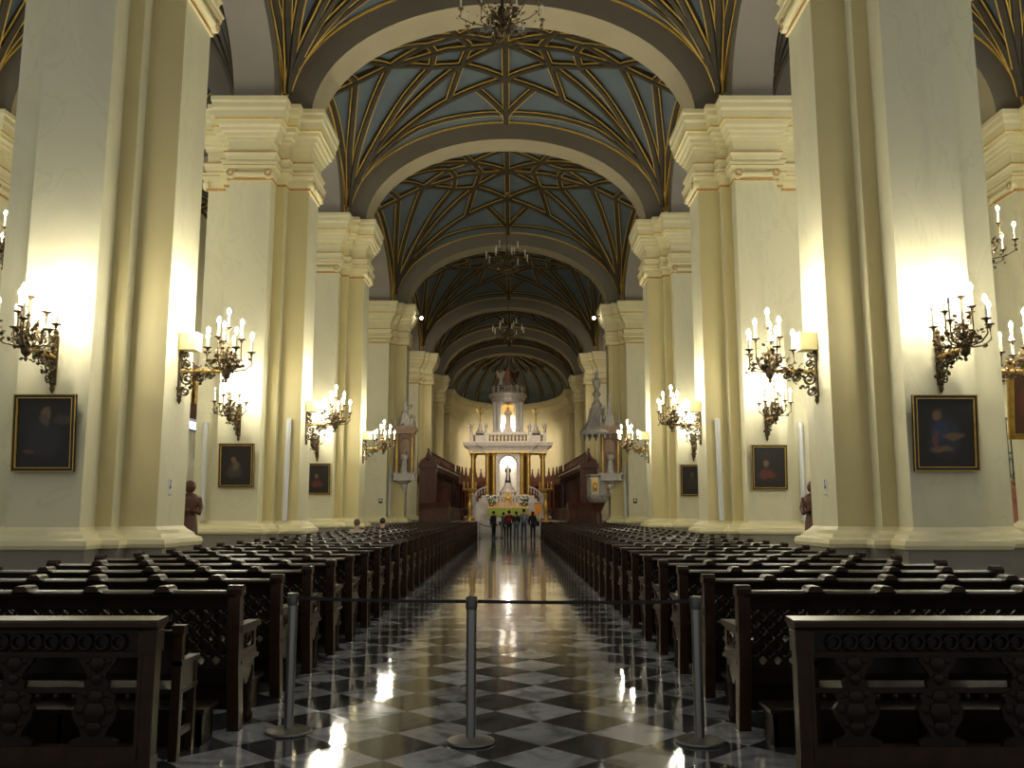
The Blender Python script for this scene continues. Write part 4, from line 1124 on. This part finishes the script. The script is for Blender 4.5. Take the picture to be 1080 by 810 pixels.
for s, sd in ((-1,'left'),(1,'right')):
    t = empty('candle_stand', 'tall golden candle stand with ring of candles %s of the altar' % sd, 'candle stand', (AXC+s*3.15, AY-3.2, ZP), 0, 'golden candle stands')
    MB().lathe([(.45,0),(.42,.2),(.2,.35),(.16,.7),(.28,1.1),(.2,1.4),(.15,1.8),(.25,2.1),(.16,2.3)], n=14).build('pedestal', GOLD, t, 40)
    MB().lathe([(.16,2.3),(.6,2.45),(.65,2.55),(.5,2.6),(.2,2.62)], n=20).build('tray', GOLD, t, 40)
    for i in range(10):
        a = i*PI/5; MB().lathe([(.03,2.55),(.05,2.6),(.03,2.65),(.03,3.15),(.005,3.2)], .55*math.cos(a), .55*math.sin(a), 0, 8).build('candle', GOLD, t, 40)
ORANGE = mat('orange_cloth', (.75,.30,.04), .6)
t = empty('lectern', 'lectern with bright orange hanging right of the altar table', 'lectern', (AXC+2.45, AY-5.0, ZP))
MB().lathe([(.3,0),(.25,.06),(.06,.1),(.05,1.1),(.1,1.15)], n=10).build('stand', GOLD, t, 40)
MB().prism([(-.3,1.1),(.3,1.35),(.3,1.42),(-.3,1.17)], -.3, .3, 'x', 0).build('desk', STALL, t, 0)
MB().box(-.28,.28,-.36,-.32,.55,1.35).build('hanging', ORANGE, t, 0)
t = empty('flower_trough', 'low row of orange flowers on a stand beside the lectern', 'flowers', (AXC+1.75, AY-5.6, ZP)); rnd = random.Random(4)
MB().box(-.5,.5,-.15,.15,0,.35).build('trough', STALL, t, 0)
mb = MB()
for i in range(40): mb.ball((rnd.uniform(-.5,.5), rnd.uniform(-.15,.15), rnd.uniform(.38,.62)), .06, 6)
mb.build('blooms', ORANGE, t, 50)
t = empty('credence_table', 'small dark side table standing left of the altar by the stalls', 'table', (-3.6, AY-6.5, ZP))
MB().box(-.4,.4,-.25,.25,.9,.97).build('tabletop', STALL, t, 0); MB().lathe([(.25,0),(.2,.06),(.05,.1),(.07,.5),(.05,.9)], n=10).build('pedestal_leg', STALL, t, 40)

# ---- wall shrine on the fourth left pillar, tabernacle panel and pulpit on the right
def shrine(x, sd, lab):
    t = empty('wall_shrine', lab, 'shrine', (x, PY[4]-.63-.36, 2.7))
    t.scale = (.85, .92, 1)
    RM = mat('rose_gold_'+sd, (.38,.25,.17), .45, .2, var=.2, vscale=5)
    mb = MB(); mb.lathe([(.03,-.15),(.10,.0),(.06,.1),(.22,.3),(.2,.4),(.45,.6),(.62,.65)], n=12, sy=.55); mb.build('corbel', SILVER, t, 40)
    mb = MB(); mb.box(-.72,.72,-.36,.34,.62,.70); mb.box(-.66,.66,-.32,.34,.70,.95); mb.box(-.74,.74,-.38,.34,.95,1.03); mb.build('predella', SILVER, t, 0)
    for q in (-.5, .5):
        MB().lathe([(.11,1.03),(.08,1.15),(.085,1.2),(.09,1.9),(.075,3.0),(.1,3.1),(.13,3.2)], q, -.2, 0, 12).build('column', GOLD, t, 40)
    mb = MB(); mb.box(-.62,.62,.2,.34,1.03,3.2); mb.box(-.62,-.4,-.1,.3,1.03,3.2); mb.box(.4,.62,-.1,.3,1.03,3.2); mb.tube([(.38*math.cos(PI*i/8), .17, 2.6+.38*math.sin(PI*i/8)) for i in range(9)], .05, 6); mb.build('back_panel', RM, t, 0)
    mb = MB(); mb.box(-.7,.7,-.34,.34,3.2,3.35); mb.box(-.8,.8,-.42,.34,3.35,3.5); mb.box(-.72,.72,-.36,.34,3.5,3.62); mb.build('cornice', RM, t, 0)
    mb = MB(); mb.prism([(-.35,3.62),(.35,3.62),(.28,4.0),(.12,4.3),(.1,4.9),(.03,5.4),(-.03,5.4),(-.1,4.9),(-.15,4.3),(-.28,4.0)], -.1, .15, 'y')
    for i in range(12): mb.leaf((rnd.uniform(-.3,.3), 0, 3.7+i*.1), .3, rnd)
    for q in (-.6, .6): mb.lathe([(.08,3.62),(.12,3.8),(.05,3.95),(.08,4.1),(.01,4.3)], q, -.2, 0, 8)
    mb.build('crest', SILVER, t, 30)
    return t
shrine(-CX+1.52, 'left', 'gilded columned shrine with tall crest mounted on the fourth left pillar')
robed('small silver statue standing inside the left pillar shrine', 'shrine_statue', (-CX+1.52, PY[4]-.63-.42, 2.7+1.03), 1.25, SILVER, SILVER)
shrine(CX-1.52, 'right', 'gilded columned back panel behind the pulpit on the fourth right pillar')
robed('small silver statue standing in the panel behind the pulpit', 'shrine_statue', (CX-1.52, PY[4]-.63-.42, 2.7+1.03), 1.25, SILVER, SILVER)
t = empty('pulpit', 'grey silver polygonal pulpit under its canopy by the fourth right pillar', 'pulpit', (5.05, PY[4]-.5, 0))
MB().lathe([(.5,0),(.48,.15),(.22,.25),(.17,.8),(.2,1.4),(.16,1.6),(.3,1.9),(.4,2.1)], n=12).build('stem', STALL, t, 40)
mb = MB().lathe([(.15,1.95),(.45,2.15),(.6,2.35),(.66,2.5),(.60,2.55),(.60,3.5),(.68,3.56),(.70,3.66),(.62,3.68),(.55,3.68),(.55,2.6)], n=8); mb.build('tub', SILVER, t, 0)
for i in range(8):
    a = (i+.5)*PI/4; M = Matrix.Rotation(a, 4, 'Z'); mb = MB()
    mb.box(.55,.59,-.16,.16,2.7,3.4,0,M); mb.ball((.6,0,3.0),.13,8,0,M,sx=.4,sz=1.8); mb.build('relief_panel', GOLD if i % 2 else SILVER, t, 30)
MB().box(.45,.98,.0,.12,2.5,6.6).build('backboard', SILVER, t, 0)
mb = MB().lathe([(.95,5.85),(1.0,5.95),(.98,6.1),(.85,6.25),(.62,6.45),(.45,6.7),(.36,7.0),(.28,7.5),(.3,7.6),(.2,7.75),(.12,8.0)], n=16)
for i in range(16):
    a = i*PI/8; mb.lathe([(.01,-.28),(.06,-.2),(.06,-.05),(.02,0)], .92*math.cos(a), .92*math.sin(a), 5.9, 6)
for i in range(8):
    a = i*PI/4; mb.tube([(.9*math.cos(a),.9*math.sin(a),6.15),(.5*math.cos(a),.5*math.sin(a),6.7),(.34*math.cos(a),.34*math.sin(a),7.45)], .05, 5)
mb.build('canopy', SILVER, t, 30)
MB().lathe([(.12,8.0),(.25,8.2),(.1,8.45),(.2,8.7),(.26,8.95),(.1,9.15),(.12,9.35),(.01,9.6)], n=10).build('finial', SILVER, t, 40)

# ---- gilded gallery glimpsed in the left aisle
t = empty('aisle_altarpiece', 'gilded wooden altarpiece glimpsed in the left aisle between the first two pillars', 'altarpiece', (-WX+.05, 42.0, 5.0))
mb = MB(); mb.box(0,.6,-2.4,2.4,1.0,1.7); mb.box(0,.5,-2.2,2.2,1.7,3.2); mb.box(0,.8,-2.5,2.5,3.2,3.5); mb.build('case', STALL, t, 0)
for i in range(7): MB().lathe([(.14,1.7),(.1,1.85),(.13,2.3),(.09,3.0),(.16,3.2)], .65, -2.1+i*.7, 0, 10).build('column', GOLD, t, 40)
wl = struct(MB().box(-WX+.02,-WX+.14,40.6,45.0,5.55,6.15).build('window_11', DARKF, None, 0))
MB().box(-WX+.14,-WX+.16,40.7,44.9,5.62,6.1).build('pane', emit('side_pane', (.72,.85,1), 1.2), wl, 0)
# ---- seated and standing people
def skin_body(name, pts, edges, radii, m_, parent, sub=1):
    bm = bmesh.new(); ly = bm.verts.layers.skin.verify(); vs = [bm.verts.new(p) for p in pts]
    for a, b in edges: bm.edges.new((vs[a], vs[b]))
    for i, (v_, r) in enumerate(zip(vs, radii)):
        v_[ly].radius = (r, r) if not isinstance(r, tuple) else r; v_[ly].use_root = (i == 0)
    me = bpy.data.meshes.new(name); bm.to_mesh(me); bm.free(); me.materials.append(m_)
    o = bpy.data.objects.new(name, me); COL.objects.link(o); o.parent = parent
    sm = o.modifiers.new('skin', 'SKIN'); sm.use_smooth_shade = True
    if sub: ss = o.modifiers.new('sub', 'SUBSURF'); ss.levels = sub; ss.render_levels = sub
    return o
def person(label, loc, rz, h, top, legs, hair=HAIR, pose='stand', stride=.0, arms='down', hairlen=0, seed=0, group=None):
    """facing -y"""
    t = empty('person', label, 'person', loc, rz, group); k = h/1.70
    S = pose == 'sit'
    zh = .47 if S else .90                                   # hip height
    V = lambda x, y, z: (x*k, y*k, z*k)
    J = {'pelvis': V(0,0,zh), 'waist': V(0,.0,zh+.18), 'chest': V(0,-.01,zh+.40), 'neck': V(0,0,zh+.53), 'head0': V(0,-.01,zh+.60), 'head1': V(0,-.015,zh+.72)}
    for s, q in ((-1,'l'),(1,'r')):
        J['sh'+q] = V(s*.17,0,zh+.49)
        if arms == 'hold' or (arms == 'one' and s > 0): J['el'+q] = V(s*.23,.02,zh+.22); J['wr'+q] = V(s*.13,-.22,zh+.20); hd = Vector((-s*.25,-1,.05))
        else: J['el'+q] = V(s*.25,.03,zh+.22); J['wr'+q] = V(s*.255,-.05,zh-.01); hd = Vector((0,-.2,-1))
        w = Vector(J['wr'+q]); hd.normalize(); side = hd.cross(Vector((1,0,0)) if abs(hd.z) < .7 else Vector((0,1,0))).normalized()
        J['pm'+q] = tuple(w+hd*.055*k)
        for f in range(4): J['f%d%s' % (f,q)] = tuple(w+hd*(.13+.02*(f in (1,2)))*k+side*(.024*(f-1.5))*k+Vector((0,-.015*k,0)))
        J['th'+q] = tuple(w+hd*.07*k+side*.06*k)
        if S: J['hp'+q] = V(s*.09,0,zh-.02); J['kn'+q] = V(s*.11,-.42,zh+.02); J['an'+q] = V(s*.11,-.40,.08); J['to'+q] = V(s*.12,-.56,.03)
        else:
            d = stride*s
            J['hp'+q] = V(s*.09,0,zh-.04); J['kn'+q] = V(s*.10,-.03-d*.5,.48); J['an'+q] = V(s*.10,.02-d,.08); J['to'+q] = V(s*.12,-.14-d,.035)
    names = list(J); ix = {n_: i for i, n_ in enumerate(names)}
    E = [('pelvis','waist'),('waist','chest'),('chest','neck'),('neck','head0'),('head0','head1')]
    for q in 'lr': E += [('chest','sh'+q),('sh'+q,'el'+q),('el'+q,'wr'+q),('wr'+q,'pm'+q),('pm'+q,'th'+q),('pelvis','hp'+q),('hp'+q,'kn'+q),('kn'+q,'an'+q),('an'+q,'to'+q)]+[('pm'+q,'f%d%s' % (f,q)) for f in range(4)]
    R = {'pelvis':.125,'waist':.115,'chest':.13,'neck':.05,'head0':.075,'head1':.085}
    RR = lambda n_: R.get(n_, {'sh':.06,'el':.042,'wr':.028,'pm':.026,'th':.010,'hp':.085,'kn':.055,'an':.038,'to':.035}.get(n_[:2], .009))*k
    skin_body('body', [J[n_] for n_ in names], [(ix[a], ix[b]) for a, b in E], [RR(n_) for n_ in names], SKIN, t)
    def sub(name, keep, grow, m_, extra={}):
        ns = [n_ for n_ in names if n_ in keep]; jx = {n_: i for i, n_ in enumerate(ns)}
        skin_body(name, [J[n_] for n_ in ns], [(jx[a], jx[b]) for a, b in E if a in jx and b in jx], [RR(n_)*extra.get(n_, 1)+grow for n_ in ns], m_, t)
    sub('jacket', ['pelvis','waist','chest','shl','shr','ell','elr','wrl','wrr'], .03, top, {'pelvis':1.1})
    sub('trousers', ['pelvis','hpl','hpr','knl','knr','anl','anr'], .016, legs)
    for q in 'lr':
        a, b = Vector(J['an'+q]), Vector(J['to'+q]); mb = MB()
        mb.ball(((a.x+b.x)/2, (a.y+b.y)/2-.0, .045*k), .065*k, 10, sy=2.1, sx=.85, sz=.68); mb.build('shoe', BLACK, t, 60)
    hc = Vector(J['head1']); mb = MB()
    mb.ball((hc.x, hc.y+.018*k, hc.z+.025*k), .105*k, 12, sz=1.05, sx=.93)
    if hairlen: mb.ball((hc.x, hc.y+.06*k, hc.z-.10*k), .09*k, 10, sz=hairlen)
    mb.build('hair', hair, t, 60)
    mb = MB(); mb.ball((hc.x, hc.y-.095*k, hc.z-.03*k), .018*k, 6, sz=1.5); mb.ball((hc.x, hc.y-.085*k, hc.z-.085*k), .022*k, 6, sz=.3, sx=1.3)
    mb.build('nose_and_mouth', SKIN, t, 60)
    mb = MB()
    for s in (-1, 1): mb.ball((hc.x+s*.034*k, hc.y-.085*k, hc.z-.0*k), .011*k, 6)
    mb.build('eyes', BLACK, t, 60)
    return t
def cloth(n_, c): return mat(n_, c, .75)
NAVY = cloth('navy_jacket', (.012,.014,.03)); DK = cloth('dark_trousers', (.012,.012,.016)); RED = cloth('red_jacket', (.28,.02,.02)); BLUE = cloth('blue_jacket', (.10,.16,.28))
JEAN = cloth('jeans', (.09,.13,.22)); CHAR = cloth('charcoal_jacket', (.018,.018,.02)); PALE = cloth('pale_blue_jacket', (.30,.36,.46)); BEIGE = cloth('beige_coat', (.36,.34,.26))
PX = lambda px, d: (px-540)/934*d+.25
GP = 'visitors standing before the altar'
p1 = person('person in a dark navy jacket holding a white paper, apart at left of the visitors', (PX(520.5,53.6), 53.6, 0), .9, 1.62, NAVY, DK, arms='one', group=GP)
MB().box(-.15,.15,-.005,.005,-.10,.12,0,Matrix.Translation((.06,-.36,1.14)) @ Matrix.Rotation(-.9,4,'Z') @ Matrix.Rotation(-.3,4,'X')).build('paper', WHITE, p1, 0)
person('person in a mid blue jacket half hidden at left of the red jacket', (PX(531,55), 55.0, 0), PI, 1.55, BLUE, DK, group=GP)
person('person in a red jacket seen from behind among the visitors', (PX(537,53.6), 53.6, 0), PI*.95, 1.66, RED, DK, stride=.08, group=GP)
p4 = person('person in a charcoal jacket with a pale waist band, facing the camera', (PX(544.5,53.2), 53.2, 0), -.2, 1.60, CHAR, JEAN, arms='hold', hairlen=1.6, group=GP)
MB().lathe([(.168,0),(.17,.07)], 0, 0, .93, 16, sy=.9).build('waist_band', BEIGE, p4, 40)
person('tall person in pale blue jacket and jeans seen from behind', (PX(552.5,53.8), 53.8, 0), PI*1.05, 1.75, PALE, JEAN, stride=.06, group=GP)
p6 = person('person in dark clothes with shoulder bag at right of the visitors', (PX(562,53.4), 53.4, 0), PI*.9, 1.60, NAVY, DK, hairlen=1.3, group=GP)
MB().box(-.12,.12,-.07,.07,-.16,.14,0,Matrix.Translation((-.3,.06,.92))).build('bag', CHAR, p6, 0)
def seated(label, k, x, top, hair):
    y = 6.63+1.15*k
    return person(label, (x, y+.30, .09), PI, 1.70, top, DK, hair, 'sit', arms='hold')
seated('person in a beige coat sitting in a left pew, seen from behind', 16, PX(376.5, 25.4), BEIGE, mat('grey_hair', (.10,.08,.06), .6))
seated('person with dark hair sitting low in a left pew beyond the beige coat', 20, PX(403, 29.9), CHAR, HAIR)

# brown statues in the aisles
def brown_statue(x, y, lab):
    t = robed(lab, 'wooden_statue', (x, y, .55), 1.75, STATUE, STATUE, wide=.98, rz=.5 if x < 0 else -.5)
    mb = MB(); mb.ball((0,.02,1.64), .135, 12, sz=1.15); mb.build('hood', STATUE, t, 60)
    mb = MB().box(-.4,.4,-.35,.35,-.55,-.47).box(-.34,.34,-.3,.3,-.47,-.06).box(-.38,.38,-.33,.33,-.06,0); mb.build('pedestal', STALL, t, 0)
brown_statue(-7.30, 20.6, 'reddish brown hooded wooden statue between the first two left pillars')
brown_statue(7.4, 20.9, 'reddish brown wooden statue showing past the first right pillar edge')
robed('red robed statue standing by the right aisle wall beneath the gold painting', 'robed_statue', (15.72, 27.15, 1.0), 1.65, ROBER, SKIN, rz=-.6)
o = MB().box(-.26,.26,-.3,.3,0,.1).box(-.22,.22,-.26,.26,.1,.92).box(-.26,.26,-.3,.3,.92,1.0).build('statue_base', STALL, None, 0); o.location = (15.72, 27.15, 0)
tag(o, 'dark wooden base under the red robed statue in the right aisle', 'pedestal')
# rope at the far end
for i, (x, y) in enumerate(((-1.72, 53.6), (-.35, 54.6), (2.05, 53.8))):
    stanchion(x, y, ('distant rope post beside the last left pew','distant rope post behind the navy jacket visitor','distant rope post beside the last right pew')[i], group='rope posts at the far end', h=.95)
def rope(a, b, z, sag, lab):
    pts = [Vector(a).lerp(Vector(b), i/12) for i in range(13)]
    mb = MB().tube([(p.x, p.y, z-sag*4*(i/12)*(1-i/12)) for i, p in enumerate(pts)], .022, 6)
    tag(mb.build('barrier_rope', BELT, None, 40), lab, 'rope')
rope((-1.67,53.63,0), (-.40,54.57,0), .90, .18, 'sagging black rope across the far end of the aisle')

# ================================================================== LIGHT
def spot(name, loc, target, energy, size, color, rad=.15, blend=.6, parent=None):
    l = bpy.data.lights.new(name, 'SPOT'); l.energy = energy; l.spot_size = math.radians(size); l.spot_blend = blend; l.color = color; l.shadow_soft_size = rad
    o = bpy.data.objects.new(name, l); COL.objects.link(o); o.location = loc
    o.rotation_euler = (Vector(target)-Vector(loc)).to_track_quat('-Z', 'Y').to_euler()
    return o
LENSM = emit('spot_lens', (1, .95, .85), 35)
for s, sd in ((-1,'left'),(1,'right')):
    # floodlights perched on the fourth pillars' cornices, aimed at the altar
    loc = (s*4.98, PY[4]-.2, 12.75)
    t = empty('floodlight', 'small bright floodlight hung off the cornice of the fourth %s pillar' % sd, 'floodlight', loc, 0, 'cornice floodlights')
    x0, x1 = sorted((s*.08, s*.45)); MB().box(x0, x1, -.03, .03, .02, .08).build('bracket', BLACK, t, 0)
    MB().box(-.10,.10,-.08,.14,.0,.10).build('housing', BLACK, t, 0)
    MB().ball((0,-.02,-.07), .085, 10).build('lens', LENSM, t, 60)
    spot('flood_lamp', (loc[0], loc[1]+.35, loc[2]+.15), (0, AY+4, 5.0), 2600, 30, (1, .84, .60), .2)
    spot('flood_lamp', (loc[0]-s*.3, loc[1]+.4, loc[2]+.2), (0, 74, 4.5), 1000, 75, (1, .86, .64), .2)
for k in (1, 2, 3):
    for s in (-1, 1):
        # uplights inside the cream boxes
        spot('uplight_lamp', (s*(CX-1.48-.17), PY[k], ZA+.66), (s*(CX-1.48-.10), PY[k], ZA+4), 330, 120, (1, .93, .72), .08, .8)
def point(name, loc, e, color, r=.15):
    l = bpy.data.lights.new(name, 'POINT'); l.energy = e; l.color = color; l.shadow_soft_size = r
    o = bpy.data.objects.new(name, l); COL.objects.link(o); o.location = loc
for s in (-1, 1):
    spot('apse_lamp', (s*5.0, A0+.9, 11.6), (-s*2.5, A0+10.5, 4.5), 2200, 80, (1, .80, .56), .3, .7)
point('niche_lamp', (AXC, AY+.5, ZP+5.2), 45, (1, .93, .8), .1)
point('niche_lamp', (AXC, AY+.9, ZP+8.3), 60, (1, .93, .8), .1)
spot('altar_lamp', (0, 66, 15.5), (AXC, AY-2, 4), 1900, 60, (1, .86, .66), .3)
# daylight from the open west door behind the camera
w = bpy.data.worlds.new('World'); scn.world = w; w.use_nodes = True
bg = w.node_tree.nodes['Background']; bg.inputs['Color'].default_value = (1, .97, .90, 1); bg.inputs['Strength'].default_value = .27
